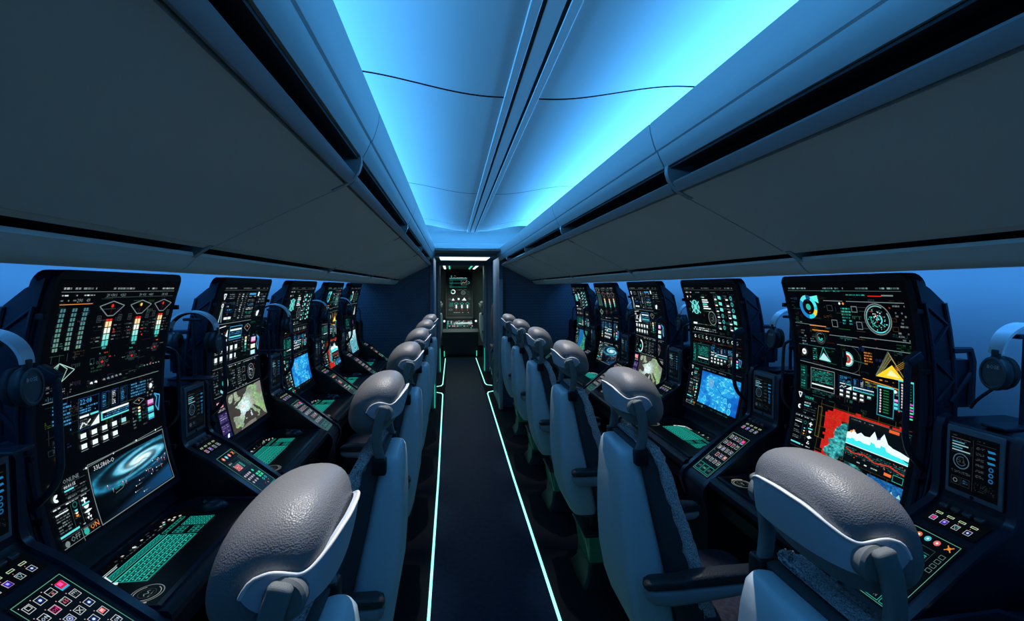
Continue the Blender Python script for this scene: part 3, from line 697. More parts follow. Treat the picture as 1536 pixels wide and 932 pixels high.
def s_dial(ui):
    ui.ring(0,0,8.6,9.2,GR); ui.ring(0,0,7,7.5,(150,150,145),30,330); ui.ring(0,0,9.8,10.6,(190,185,170),150,215); ui.ring(0,0,4.6,4.9,DG)
    ui.line([(-3,0),(-1,-1.4),(0,1),(2,-1),(3,.4)],GR,.5); ui.micro(-4,2,8,1.4,GR)
def btn(ui,u,v,s,kind):
    F=(200,205,205)
    ui.frame(u,v,s,s,F if kind!='dim' else DG,s*.07)
    if kind=='pink': ui.rect(u-s*.1,v+s*.15,s*1.15,s*1.05,(40,180,225)); ui.rect(u,v,s,s*.95,(225,30,70)); ui.rect(u+s*.22,v+s*.15,s*.5,s*.5,(255,90,190))
    elif kind=='blue': ui.ring(u+s/2,v+s/2,0,s*.34,(25,40,120)); ui.ring(u+s/2,v+s/2,0,s*.17,(210,235,255))
    elif kind=='bluebox': ui.rect(u+s*.2,v+s*.2,s*.6,s*.6,(60,60,230)); ui.rect(u+s*.35,v+s*.3,s*.32,s*.32,(190,190,255)); ui.frame(u+s*.08,v+s*.08,s*.9,s*.9,(150,60,190),s*.06)
    elif kind=='pinkbox': ui.rect(u+s*.22,v+s*.22,s*.56,s*.5,(235,45,130)); ui.frame(u+s*.08,v+s*.08,s*.84,s*.84,(60,150,200),s*.06)
    elif kind=='ON': ui.text(u+s*.14,v+s*.72,s*.42,'ON',(215,235,255))
    elif kind=='ONP': ui.frame(u+s*.1,v+s*.1,s*.8,s*.8,(220,50,130),s*.05); ui.text(u+s*.14,v+s*.72,s*.42,'ON',(245,60,140))
    elif kind=='65': ui.text(u+s*.18,v+s*.74,s*.5,'65',(235,100,130)); ui.rect(u+s*.1,v+s*.08,s*.55,s*.14,GR)
    elif kind=='99': ui.text(u+s*.14,v+s*.5,s*.36,'991',(210,230,235)); ui.micro(u+s*.15,v+s*.6,s*.7,s*.25,GR)
    elif kind=='x': ui.line([(u+s*.2,v+s*.2),(u+s*.8,v+s*.8)],F,s*.08); ui.line([(u+s*.8,v+s*.2),(u+s*.2,v+s*.8)],F,s*.08)
    elif kind=='eye': ui.ring(u+s/2,v+s/2,s*.2,s*.36,(150,160,220)); ui.ring(u+s/2,v+s/2,0,s*.1,W_)
    elif kind=='red+': ui.frame(u+s*.06,v+s*.06,s*.88,s*.88,(220,70,90),s*.07); ui.rect(u+s*.45,v+s*.25,s*.1,s*.5,GR); ui.rect(u+s*.25,v+s*.45,s*.5,s*.1,GR)
    elif kind=='redbox': ui.rect(u+s*.18,v+s*.12,s*.6,s*.6,(255,120,125)); ui.rect(u+s*.3,v+s*.2,s*.34,s*.3,(255,200,195))
    elif kind=='moon': ui.ring(u+s*.5,v+s*.5,0,s*.3,W_,-60,120); ui.up(); ui.poly([(u+s*.05,v+s*.3),(u+s*.35,v+s*.1),(u+s*.3,v+s*.5)],(230,120,130))
    elif kind=='tri': ui.line([(u+s*.15,v+s*.2),(u+s*.85,v+s*.2),(u+s*.5,v+s*.8),(u+s*.15,v+s*.2)],(130,190,200),s*.07)
    elif kind=='box': ui.frame(u+s*.25,v+s*.12,s*.6,s*.55,F,s*.07)
    elif kind=='slash': ui.line([(u+s*.1,v+s*.5),(u+s*.9,v+s*.5)],(150,130,100),s*.07); ui.rect(u+s*.38,v+s*.62,s*.28,s*.24,(200,90,110))
def s_panel_a(ui):
    """button panel: u 0..60 across, v 0..110 away to near"""
    ui.frame(2,2,56,106,(95,160,135),.7)
    G_=[('box','blue','slash','pink'),('ON','ONP','65','99'),('moon','eye','x','blue'),('dim','red+','blue','redbox'),('x','tri','box','ON')]
    for r,row in enumerate(G_):
        for i,k in enumerate(row): btn(ui,7+12.6*i,8+15.6*r,8.4,k)
        for i in range(4): ui.ring(6.+12.6*i,6.6+15.6*r,0,.6,(220,180,180),n=6)
    for i in range(3): ui.frame(4+17.6*i,88,16,17,TE,.7); ui.text(7+17.6*i,98.5,4.4,('OFF','ON','SET')[i],(120,220,170) if i==1 else GR)
def s_panel_b(ui):
    ui.frame(2,2,56,106,(95,160,135),.7)
    for i,c in enumerate(((225,110,60),(70,190,210),(230,110,110))): ui.ring(14+11*i,10,0,3.6,c); ui.ring(14+11*i,10,0,1.4,W_)
    ui.line([(46,6),(53,13)],OR,1.2); ui.line([(53,6),(46,13)],OR,1.2); ui.ring(49.5,9.5,1.,2,OR)
    ui.frame(8,20,34,26,DG,.6); ui.text(10,25,3,'ESC-1',W_); ui.rect(10,27,30,1,DT); ui.rect(12,31,17,12,(200,90,95)); ui.micro(11,29,20,14,W_,5,.6)
    for i in range(6): ui.rect(33,30+2.2*i,6,1.3,TE)
    for r in range(4): ui.frame(48,20+7*r,6.,5,(90,120,110),.6)
    for i in range(4): ui.ring(9+6.4*i,56-1.6*i*0,0,2.4,(190,170,180),n=12); ui.ring(9+6.4*i,64,0,2.4,(150,150,165) if i%2 else (190,170,180),n=12)
    ui.ring(40,56,0,2.6,(40,220,140),n=12)
    for r in range(2):
        for i in range(2): ui.rect(36+9*i,64+6*r,6.4,4.4,(60,215,150))
    for i in range(3): ui.ring(10+8*i,73,0,2.4,(170,160,165),n=12)
    ui.ring(38,80,1.4,3,TE); ui.ring(47,80,1.4,3,TE); ui.ring(30,88,0,.9,RED); ui.ring(38,90,0,1.3,(230,150,90)); ui.ring(46,87,0,.8,OR)
    for i in range(3): ui.frame(4+17.6*i,95,16,11,TE,.7); ui.text(7+17.6*i,102.6,4.,('OFF','ON','SET')[i],(120,220,170) if i==0 else GR)
def s_switch(ui,pal=0):
    """four pill lights over four little buttons: u 0..60, v 0..24"""
    for i in range(4):
        u=7+12.4*i
        ui.frame(u,7,7,2.6,(190,215,175),.65)
        btn(ui,u+.2,14,6.4,('pinkbox','bluebox','tri','blue')[i])
        ui.ring(u+2,12,0,.5,(220,120,120),n=5)
def s_tablet(ui):
    """u 0..100, v 0..128"""
    ui.micro(6,6,14,3,GR); ui.micro(58,6,14,3,GR); ui.rect(4,13,40,.8,GR); ui.rect(56,13,38,.8,DG)
    for i,w in enumerate((26,34,22,38)): ui.rect(6,20+6*i,w,2.6,(90,190,215) if i%2==0 else (180,225,235))
    ui.micro(6,16,30,3,GR); ui.frame(46,24,4,18,DG,.6)
    ui.ring(26,62,15,17,(80,120,145)); ui.ring(26,62,9,10.4,(70,100,130),20,300); ui.micro(18,56,16,10,GR,4,.6); ui.line([(4,44),(46,44)],DG,.8)
    ui.line([(50,8),(50,120)],DG,.8)
    for r in range(6):
        ui.micro(56,20+12*r,16,6,GR,3,.8)
        if r<3: ui.poly([(78,21+12*r),(92,21+12*r),(94,25+12*r),(80,26+12*r)],(40,150,215))
        else: ui.ring(86,24+12*r,2.6,5,(35,120,180),n=10)
    ui.micro(6,84,40,6,GR,3); ui.frame(6,98,18,18,DG,.8); ui.frame(27,98,18,18,DG,.8); ui.ring(15,107,3,5,GR); ui.micro(30,102,12,8,BL,4); ui.micro(54,96,40,20,DG,6,.5)
# ------------------------------------------------------------------ cabin shell
YB=-1.6; YEND=6.42
BAYS=[-1.41,0.0,1.40,2.81,4.22,5.63,6.42]
PITCH=.9123
SR=[1.6205+PITCH*(k-1) for k in range(6)]; SL=[1.6425+PITCH*(k-1) for k in range(6)]
XW=1.46
# floor
f=G().box(-XW-.1,XW+.1,YB,13.6,-.06,0).build('floor',M['carpet']); struct(f)
o=G().box(-.295,.295,YB,11.0,0,.004).build('trim_1',M['aisle']); struct(o)
# side walls (curved lining)
def wallpath(): return [(XW-.10,0),(XW-.03,.35),(XW,.8),(XW,1.3),(XW-.03,1.66),(XW-.12,2.0)]
for s,n in((1,'wall_right'),(-1,'wall_left')):
    p=[(tuple(q)[0],tuple(q)[1]) for q in cr([(x,z,0) for x,z in wallpath()],5)]
    g=G().strip([(x,z) for x,z in p],YB,YEND,-.05)
    g.v=[(s*x,y,z) for x,y,z in g.v]; struct(g.build(n,M['wall'],smooth=40))
# wall behind the camera
struct(G().box(-XW,XW,YB-.05,YB,0,2.4).build('wall_rear',M['bulk']))
# ceiling: dropped centre, edges rolled up into the light coves
def cz(x):
    t=min(1,max(0,(abs(x-.03)-.08)/.47)); t=t*t*(3-2*t); return 2.146+.062*t
CE=5.80
xs=[-.80+1.60*i/64 for i in range(65)]
SE=[-1.6,-.02,1.585,3.2,4.82,CE]
gp=G(); gd=G()
for a,b in zip(SE[:-1],SE[1:]):
    ny=14
    ys=[a+.006+(b-a-.012)*j/ny for j in range(ny+1)]
    V=[];F=[]
    for j,y in enumerate(ys):
        for x in xs:
            e=max(0,(y-(CE-.55))/.55); ez=.075*e*e*(3-2*e) if y>CE-.55 else 0
            V.append((x,y,cz(x)+ez))
    n=len(xs)
    for j in range(ny):
        for i in range(n-1):
            if abs((xs[i]+xs[i+1])/2-.03)<.0: continue
            F.append((j*n+i,j*n+i+1,(j+1)*n+i+1,(j+1)*n+i))
    gp.add(V,F)
o=gp.build('ceiling',M['ceil'],smooth=50); struct(o)
gd=G().box(-.82,.82,YB,CE+.1,2.30,2.33)
o=gd.build('trim_2',M['dark']); struct(o)
# centre channel on the ceiling: two raised side strips and a middle strip with dark gaps
g=G()
for x0,x1,z in((-.022,.002,2.1415),(.012,.052,2.143),(.062,.086,2.1415)): g.box(x0,x1,YB,CE-.42,z,2.152,bev=.002)
o=g.build('trim_3',M['ceil']); struct(o)
o=G().box(-.002,.066,YB,CE-.42,2.1446,2.1459).build('trim_4',M['dark']); struct(o)
# dark seam lines across the ceiling
g=G()
for y in SE[1:-1]:
    V=[];n=len(xs)
    for x in xs: V+= [(x,y-.006,cz(x)+.004),(x,y+.006,cz(x)+.004)]
    g.add(V,[(2*i,2*i+1,2*i+3,2*i+2) for i in range(n-1)])
o=g.build('trim_5',M['dark']); struct(o)
# end of the lit ceiling: cross fascia
g=G().box(-.46,.46,CE,CE+.05,2.0,2.06,bev=.004).box(-.46,.46,CE+.05,YEND,1.985,2.0).box(-.82,.82,CE+.12,CE+.14,2.04,2.32)
o=g.build('trim_6',M['fascia']); struct(o)

# overhead bins
def bin_unit(y0,y1,s,parent):
    e=.004
    def add(name,g,m,sm=None):
        if s<0: g.v=[(-x,y,z) for x,y,z in g.v]
        return g.build(name,m,parent,smooth=sm,org=(s*.40,y0,1.60))
    add('fascia',G().prism([(.378,2.02),(.381,1.995),(.390,1.965),(.3985,1.944),(.404,1.941),(.404,1.937),(.412,1.920),(.425,1.897),(.45,1.90),(.43,1.95),(.42,2.02)],y0+e,y1-e),M['fascia'],30)
    add('recess',G().strip([(.432,1.897),(.50,1.905),(.54,1.875),(.53,1.835),(.458,1.838)],y0+e,y1-e,-.006),M['dark'])
    add('rail',G().prism([(.4405,1.850),(.4435,1.8555),(.449,1.857),(.457,1.852),(.466,1.8375),(.4655,1.829),(.458,1.8265),(.450,1.833)],y0+e,y1-e),M['rail'],40)
    add('door_panel',G().prism([(.470,1.8245),(.55,1.786),(.64,1.742),(.73,1.697),(.800,1.660),(.803,1.676),(.73,1.715),(.55,1.802),(.474,1.838)],y0+e,y1-e),M['bin'],30)
    add('panel_edge',G().prism([(.806,1.6605),(.822,1.653),(.826,1.664),(.81,1.674)],y0+e,y1-e),M['bin'],30)
    add('lower_rail',G().prism([(.846,1.633),(.850,1.630),(.872,1.606),(.890,1.5945),(.915,1.592),(.95,1.5925),(.955,1.612),(.90,1.61),(.87,1.64),(.848,1.642)],y0+e,y1-e),M['bin'],30)
    add('body',G().prism([(.56,1.90),(.56,1.83),(.70,1.745),(.82,1.685),(.86,1.66),(.96,1.615),(1.40,1.66),(1.40,1.99),(.44,1.99),(.44,1.96)],y0+e,y1-e),M['dark'])
    # bracket closing the far end of the bay
    bw=.022
    add('end_bracket',G().prism([(.4245,1.899),(.424,1.88),(.430,1.86),(.442,1.842),(.46,1.826),(.50,1.806),(.53,1.83),(.53,1.90)],y1-bw,y1-.001),M['rail'],40)
    add('lower_bracket',G().prism([(.806,1.6585),(.85,1.629),(.90,1.612),(.90,1.66),(.82,1.68)],y1-bw,y1-.001),M['rail'],40)
for s,side in((-1,'left'),(1,'right')):
    for k,(a,b) in enumerate(zip(BAYS[:-1],BAYS[1:])):
        if k==0: pos='behind the viewer, first of the row'
        else: pos=('over the nearest seats, its big panel filling the upper corner','between the first and second seam','between the second and third seam','between the third and fourth seam','at the far end against the bulkhead')[k-1]
        t=thing('overhead_bin','%s grey overhead bin %s'%(side,pos),'overhead bin',(s*.40,a,1.60),0,'overhead bins along the cabin')
        bin_unit(a,b,s,t)

# ------------------------------------------------------------------ bulkhead, passage and far cabin
DW=.42
g=G().box(-XW,-DW-.045,YEND,YEND+.05,0,2.0).box(DW+.045,XW,YEND,YEND+.05,0,2.0); struct(g.build('wall_bulkhead',M['bulk']))
g=G()
for s in(-1,1): g.box(s*(DW+.02)-.025,s*(DW+.02)+.025,YEND-.03,YEND+.9,0,1.95,bev=.006)
g.box(-DW-.045,DW+.045,YEND-.02,YEND+.05,1.945,2.0,bev=.005)
struct(g.build('door_1',M['frame'],smooth=30))
g=G().box(-1.0,1.0,YEND+.05,9.2,2.02,2.06); struct(g.build('ceiling_passage',M['frame']))
pl=G().box(-.36,.36,6.95,7.95,1.985,2.02,bev=.004).build('ceiling_light_panel',M['lamp']); tag(pl,'glowing white light panel in the passage ceiling behind the doorway','ceiling light')
for s,n in((-1,'wall_passage_left'),(1,'wall_passage_right')):
    struct(G().box(s*1.02-.02,s*1.02+.02,YEND+.05,9.2,0,2.05).build(n,M['bulk']))
# second partition
g=G().box(-1.0,-.45,9.2,9.26,0,2.02).box(.45,1.0,9.2,9.26,0,2.02); struct(g.build('wall_partition',M['frame']))
g=G()
for s in(-1,1): g.box(s*.425-.025,s*.425+.025,9.16,9.5,0,1.98,bev=.005)
g.box(-.45,.45,9.16,9.28,1.955,2.03,bev=.005)
struct(g.build('door_2',M['frame'],smooth=30))
# far cabin
struct(G().box(-.85,.85,13.45,13.5,0,2.05).build('wall_far',M['pale']))
for s,n in((-1,'wall_far_left'),(1,'wall_far_right')): struct(G().box(s*.87-.02,s*.87+.02,9.26,13.5,0,2.05).build(n,M['pale']))
struct(G().box(-.9,.9,9.26,13.5,2.02,2.06).build('ceiling_far',M['dark']))
for x,w,m,lb in((-.345,.045,'lampw','white light stick on the far cabin ceiling, left'),(-.235,.03,'lampg','green light stick on the far cabin ceiling, left'),(.235,.03,'lampg','green light stick on the far cabin ceiling, right'),(.345,.045,'lampw','white light stick on the far cabin ceiling, right')):
    tag(G().box(x-w/2,x+w/2,9.7,12.2,2.0,2.02,bev=.003).build('light_stick',M[m]),lb,'ceiling light','light sticks on the far ceiling')
for s,lb in((-1,'left'),(1,'right')):
    tag(G().box(s*.41-.003,s*.41+.003,YEND-.045,YEND-.03,.02,.36).build('doorway_light',M['lampg']),'thin green light line at the foot of the near doorway post, %s side'%lb,'light strip')
    tag(G().box(s*.405-.003,s*.405+.003,9.15,9.16,.02,.45).build('doorway_light',M['lampg']),'thin green light line on the farther doorway post, %s side'%lb,'light strip')
# door leaf beside the right post
t=thing('door_leaf','narrow bright blue door leaf standing open at the right of the doorway','door',(.44,YEND-.1,0))
G().box(.405,.455,YEND-.13,YEND-.035,.0,1.66,bev=.008).build('leaf',M['door'],t,smooth=30,org=(.44,YEND-.1,0))
G().tube([(.398,YEND-.10,.52),(.388,YEND-.10,.50),(.388,YEND-.10,.36),(.398,YEND-.10,.34)],.009).build('handle',M['chrome'],t,smooth=40,org=(.44,YEND-.1,0))
# folded brown jump seat with chrome rail in the passage
t=thing('jump_seat','brown padded jump seat with chrome rails in the right of the passage','seat',(.53,8.1,0))
og=(.53,8.1,0)
G().loft([rrect(.50,.60,.16,z,.04) if 0 else [(x,y+8.1,z) for x,y,_ in rrect(.52-dx,.62,.17,z,.04)] for z,dx in((.62,.0),(.75,.05),(1.0,.08),(1.25,.06),(1.38,.0))]).build('backrest',M['brown'],t,smooth=50,org=og)
G().box(.43,.66,7.92,8.28,.52,.62,bev=.02).build('seat',M['brown'],t,smooth=40,org=og)
g=G().tube(cr([(.46,7.9,.62),(.42,7.9,.52),(.42,7.9,.25),(.47,7.9,.14)],5),.014).tube(cr([(.50,7.75,.48),(.44,7.75,.42),(.44,7.75,.12),(.50,7.75,.02)],5),.014).tube([(.5,7.9,.14),(.5,8.3,.02)],.012).build('rail',M['chrome'],t,smooth=40,org=og)
# floor light strips
def fstrip(path,label,w=.007):
    g=G(); P=[Vector((*p,0)) for p in path]
    for i in range(len(P)-1):
        d=(P[i+1]-P[i]).normalized(); n=Vector((-d.y,d.x,0))*w
        a,b=P[i]-d*(w if i else 0),P[i+1]+d*w*.6
        v=[(q.x,q.y,z) for z in(.001,.0065) for q in(a+n,b+n,b-n,a-n)]
        g.add(v,[(0,1,2,3),(4,5,6,7),(0,1,5,4),(1,2,6,5),(2,3,7,6),(3,0,4,7)])
    tag(g.build('floor_light_strip',M['strip']),label,'light strip','floor light strips beside the aisle')
for s,side in((-1,'left'),(1,'right')):
    fstrip([(s*.304,YB),(s*.304,4.),(s*.325,7.25),(s*.345,7.36),(s*.44,7.44)],'long glowing floor strip on the %s edge of the aisle'%side)
    fstrip([(s*.44,7.86),(s*.36,7.92),(s*.34,8.05),(s*.335,11.0)],'short glowing floor strip beyond the doorway on the %s'%side)
# end console
t=thing('end_console','black console with an upright display facing down the aisle at the far end','console',(0,11.7,0)); og=(0,11.7,0)

def prism_x(pts,x0,x1):
    g=G().prism(pts,x0,x1); g.v=[(y,x,z) for x,y,z in g.v]; return g
prism_x([(11.22,0.06),(11.22,.56),(11.28,.63),(12.35,.77),(12.9,.78),(12.9,.06)],-.40,.40).build('cabinet',M['console'],t,org=og)
prism_x([(11.3,0.0),(11.3,.06),(12.9,.06),(12.9,0)],-.36,.36).build('plinth',M['dark'],t,org=og)
prism_x([(12.62,.78),(12.98,1.99),(13.1,1.99),(13.1,.78)],-.34,.34).build('screen_housing',M['console'],t,org=og)
u=UI(lambda a,b,h:(-.32+.64*a/100,12.62+.36*((.84+1.10*(1-b/180))-.78)/1.21-h-.012,.84+1.10*(1-b/180)),5,50)
u.rect(0,0,100,180,(1,1,2),-1); s_end(u); me=u.mesh('display'); me.transform(Matrix.Translation((0,-11.7,0))); link('display',me,M['scr'],t)
u=UI(lambda a,b,h:(-.33+.66*a/100,11.30+1.0*(1-b/100)-.002,.634+.14*(1-b/100)+h*2),6,50)
for r in range(6):
    for i in range(16):
        if u.r.random()<.8: u.rect(6+5.6*i,16+11*r,3.6,6,u.r.choice((W_,W_,GR,TE,(200,90,80),DG)))
u.poly([(30,52),(50,34),(94,34),(94,50)],(190,225,220)); u.rect(4,88,2,10,(40,220,160)); u.rect(86,88,2,10,(40,220,160)); u.rect(4,12,1,70,TE)
me=u.mesh('touch_panel'); me.transform(Matrix.Translation((0,-11.7,0))); link('touch_panel',me,M['ptouch'],t)
for s in(-1,1): G().box(s*.36-.008,s*.36+.008,11.19,11.215,.02,.14).build('foot_light',M['lampg'],t,org=og)
for s,lb in((-1,'left'),(1,'right')):
    o=G().lathe((s*.36,11.5,.79),(0,0,1),[(.0,-.02),(.016,-.02),(.022,0),(.016,.018),(0,.022)],16).build('round_lamp',M['lamp'],smooth=60); tag(o,'small round white lamp glowing on the %s side of the end console'%lb,'lamp')


# ------------------------------------------------------------------ seats
def build_seat():
    X0=.62; og=(X0,0,0)
    t=thing('operator_seat','','seat')
    # base
    g=G().loft([rrect(.47,.80,.15,.0,.02),rrect(.47,.80,.15,.015,.02),rrect(.50,.77,.125,.06,.02),rrect(.505,.76,.12,.13,.02)]).build('base_skirt',M['metal'],t,smooth=35,org=og)
    g=G().loft([rrect(.507,.757,.117,.131,.02),rrect(.49,.75,.125,.24,.03),rrect(.485,.75,.128,.27,.03)]).build('painted_glow_panel',M['teal'],t,smooth=50,org=og)  # base housing, its teal glow put into the material
    g=G().box(.478,.76,-.135,.135,.272,.288,bev=.006).box(.52,.72,-.09,.09,.288,.39,bev=.01).build('swivel_mount',M['metal'],t,smooth=35,org=og)
    # back shell
    S=[(1.024,.368,.405,.105,.02),(1.018,.358,.412,.118,.026),(1.004,.351,.417,.127,.03),(.96,.347,.425,.135,.03),(.85,.346,.445,.150,.03),(.72,.350,.473,.162,.03),(.60,.360,.500,.168,.03),(.50,.378,.523,.166,.032),(.43,.402,.540,.158,.035),(.40,.425,.542,.145,.035)]
    G().loft([rrect(a,b,hw,z,r,5) for z,a,b,hw,r in S]).build('back_shell',M['shell'],t,smooth=50,org=og)
    # cushion with mesh sides
    C=[(1.035,.405,.432,.112,.015),(1.03,.398,.445,.13,.02),(.98,.415,.47,.150,.025),(.80,.452,.54,.180,.03),(.63,.490,.60,.195,.03),(.50,.520,.635,.195,.03),(.42,.54,.64,.17,.03)]
    G().loft([rrect(a,b,hw,z,r,5) for z,a,b,hw,r in C]).build('back_cushion',M['mesh'],t,smooth=50,org=og)
    # fleece cover over the front of the cushion
    F_=[(1.044,.410,.436,.098),(1.048,.420,.452,.122),(1.036,.434,.472,.142),(.98,.460,.498,.160),(.88,.485,.528,.176),(.80,.508,.555,.188),(.70,.535,.585,.198),(.60,.565,.615,.202),(.50,.59,.648,.195)]
    P=[]
    for i in range(len(F_)-1):
        for k in range(5):
            q=k/5; P.append(tuple(a*(1-q)+b*q for a,b in zip(F_[i],F_[i+1])))
    P.append(F_[-1])
    rr=random.Random(3); secs=[]
    for z,a,b,hw in P:
        sec=[]
        for (x,y,zz) in rrect(a,b,hw,z,.018,5):
            j=.0045; sec.append((x+rr.uniform(-j,j),y+rr.uniform(-j,j),zz+rr.uniform(-j,j)))
        secs.append(sec)
    G().loft(secs).build('fleece_cover',M['fleece'],t,smooth=80,org=og)
    # seat cushion
    C=[(.385,.58,.88,.19,.05),(.40,.56,.905,.21,.06),(.44,.55,.925,.222,.07),(.475,.55,.925,.222,.07),(.494,.56,.91,.212,.06),(.503,.585,.88,.19,.05)]
    G().loft([rrect(a,b,hw,z,r,6) for z,a,b,hw,r in C]).build('seat_cushion',M['seatcloth'],t,smooth=60,org=og)
    # head rest
    xc,zc=.425,1.172; SH=-.27
    def egg(a):
        ca,sa=math.cos(a),math.sin(a); n=2.3
        x=math.copysign(abs(ca)**(2/n),ca)*(.072 if ca<0 else .088); z=math.copysign(abs(sa)**(2/n),sa)*(.103 if sa>0 else .090)
        return x+SH*z,z
    n=40; secs=[]; hl=.125
    ts=[-1+2*i/36 for i in range(37)]
    for q in ts:
        y=hl*math.sin(q*PI/2); k=max(.0,1-abs(y/hl)**2.6)**(1/2.4)
        secs.append([(xc+egg(2*PI*i/n)[0]*(.30+.70*k),y,zc+egg(2*PI*i/n)[1]*(.25+.75*k)) for i in range(n)])
    hr=G().loft(secs).build('headrest',M['leather'],t,smooth=80,org=og)
    # its rear shell with a white upper rim
    def sup(ph,off):
        c,s=math.cos(ph),math.sin(ph); n=2.6
        return (xc-math.copysign(abs(c)**(2/n),c)*(.072+off),math.copysign(abs(s)**(2/n),s)*(hl+off*.75))
    A=[-100+200*i/64 for i in range(65)]
    def top(a):
        a=abs(a); pts=[(0,1.228),(20,1.223),(38,1.207),(52,1.194),(62,1.191),(74,1.199),(85,1.203),(93,1.196),(100,1.172)]
        for (a0,z0),(a1,z1) in zip(pts[:-1],pts[1:]):
            if a<=a1:
                q=(a-a0)/(a1-a0); q=q*q*(3-2*q) if 0 else q; return z0+(z1-z0)*q
        return pts[-1][1]
    def bot(a):
        a=abs(a); return 1.150-.004*(a/60)**2 if a<75 else 1.144-(.0)+ (0.028*((a-75)/25)**2)
    tops=[top(a) for a in A]
    for _ in range(3): tops=[tops[0]]+[(tops[i-1]+2*tops[i]+tops[i+1])/4 for i in range(1,64)]+[tops[-1]]
    V=[];F=[];rows=7;rim=[]
    for lay in(0,1):
        for i,a in enumerate(A):
            for j in range(rows):
                q=j/(rows-1); z=bot(a)+(tops[i]-bot(a))*q
                # follow the egg so the shell hugs the leather
                w=(z-zc)/.11; x,y=sup(R(a),(.0105 if lay==0 else .003)-.022*max(0,w)**2-.012*max(0,-w)**2); x+=SH*(z-zc)*math.cos(R(a))**2
                V.append((x,y,z))
                if lay==0 and j==rows-1: rim.append((x,y,z))
    N=65*rows; id_=lambda l,i,j:l*N+i*rows+j
    for i in range(64):
        for j in range(rows-1):
            F.append((id_(0,i,j),id_(0,i+1,j),id_(0,i+1,j+1),id_(0,i,j+1))); F.append((id_(1,i,j),id_(1,i,j+1),id_(1,i+1,j+1),id_(1,i+1,j)))
        F.append((id_(0,i,rows-1),id_(0,i+1,rows-1),id_(1,i+1,rows-1),id_(1,i,rows-1))); F.append((id_(0,i,0),id_(1,i,0),id_(1,i+1,0),id_(0,i+1,0)))
    hs=G().add(V,F).build('headrest_shell',M['headshell'],t,smooth=45,org=og)
    G().tube(rim,.0027,8).build('white_rim',M['rim'],hs,smooth=60,org=og)
    for s in(-1,1):
        G().lathe((.395,s*hl,1.168),(0,s,0),[(.0,-.01),(.027,-.01),(.027,.006),(.023,.010),(0,.011)],24).build('pivot_disc',M['strut'],t,smooth=40,org=og)
        P=cr([(.393,s*.141,1.194),(.397,s*.1425,1.180),(.404,s*.1435,1.160),(.413,s*.143,1.12),(.415,s*.139,1.075),(.405,s*.132,1.022)],6)
        rr=[(.004,.008)]+[(.008,.0155)]*(len(P)-1)
        secs=[]
        for i,p in enumerate(P):
            d=(P[min(i+1,len(P)-1)]-P[max(0,i-1)]).normalized(); yv=Vector((0,1,0)); yv=(yv-d*d.dot(yv)).normalized(); xv=d.cross(yv)
            w=(.005,.011,.0135)[i] if i<3 else .0150; th=(.004,.0075,.009)[i] if i<3 else .0095
            secs.append([p+xv*(math.copysign(abs(math.cos(a))**.6,math.cos(a))*w)+yv*(math.copysign(abs(math.sin(a))**.6,math.sin(a))*th) for a in [2*PI*k/16 for k in range(16)]])
        G().loft(secs).build('headrest_strut',M['strut'],t,smooth=60,org=og)
        G().box(.388,.43,s*.138-.02,s*.138+.02,.985,1.034,bev=.006).build('strut_socket',M['black'],t,smooth=35,org=og)
    # arm rests
    for s in(-1,1):
        secs=[]
        for x,zt,zb,hw in((.386,.632,.622,.010),(.392,.640,.610,.022),(.41,.643,.596,.028),(.47,.642,.588,.029),(.56,.642,.594,.029),(.70,.646,.608,.028),(.78,.648,.618,.026),(.80,.645,.628,.016)):
            secs.append([(x,s*.238+hw*math.copysign(abs(math.cos(a))**.55,math.cos(a)),(zt+zb)/2+(zt-zb)/2*math.copysign(abs(math.sin(a))**.55,math.sin(a))) for a in [2*PI*k/20 for k in range(20)]])
        arm=G().loft(secs).box(.43,.50,s*.20-.03,s*.20+.03,.60,.635,bev=.006).build('armrest',M['armshell'],t,smooth=50,org=og)
        secs=[]
        for x,zt,zb,hw in((.384,.655,.645,.010),(.39,.666,.641,.022),(.41,.672,.640,.028),(.50,.672,.640,.029),(.53,.680,.641,.029),(.60,.684,.642,.029),(.74,.686,.646,.028),(.79,.680,.648,.024),(.805,.668,.652,.012)):
            secs.append([(x,s*.238+hw*math.copysign(abs(math.cos(a))**.55,math.cos(a)),(zt+zb)/2+(zt-zb)/2*math.copysign(abs(math.sin(a))**.55,math.sin(a))) for a in [2*PI*k/20 for k in range(20)]])
        G().loft(secs).build('arm_pad',M['armpad'],arm,smooth=50,org=og)
    # recline button on the shell side
    for s in(-1,1): G().lathe((.45,s*.158,.62),(0,s,0),[(0,-.004),(.009,-.004),(.009,.008),(0,.009)],12).build('recline_button',M['black'],t,smooth=40,org=og)
    return t,X0
seat,SX0=build_seat()
facing=['the desk outside the picture','the galaxy desk','the Europe map desk','the blue map desk','the red map desk','the farthest desk of the row']
facing_r=['the desk outside the picture','the red map desk','the blue map desk','the Europe map desk','the galaxy desk','the green coast map desk']
ordn=['nearest','second','third','fourth','fifth','last']
first=True
for s,side,y0,fc in((1,'right',.742,facing_r),(-1,'left',.757,facing)):
    for k in range(6):
        extra='its big leather headrest filling the foreground' if k==0 else 'turned to '+fc[k]
        place(seat,first,(s*SX0,y0+PITCH*k,0),0 if s>0 else PI,'%s blue-grey operator seat of the %s row, %s'%(ordn[k],side,extra),'operator seats along the aisle'); first=False
for s,side in((1,'right'),(-1,'left')):
    place(seat,False,(s*.66,10.5,0),0 if s>0 else PI,'pale seat half hidden behind the %s post of the farther doorway'%side,'seats in the far cabin')

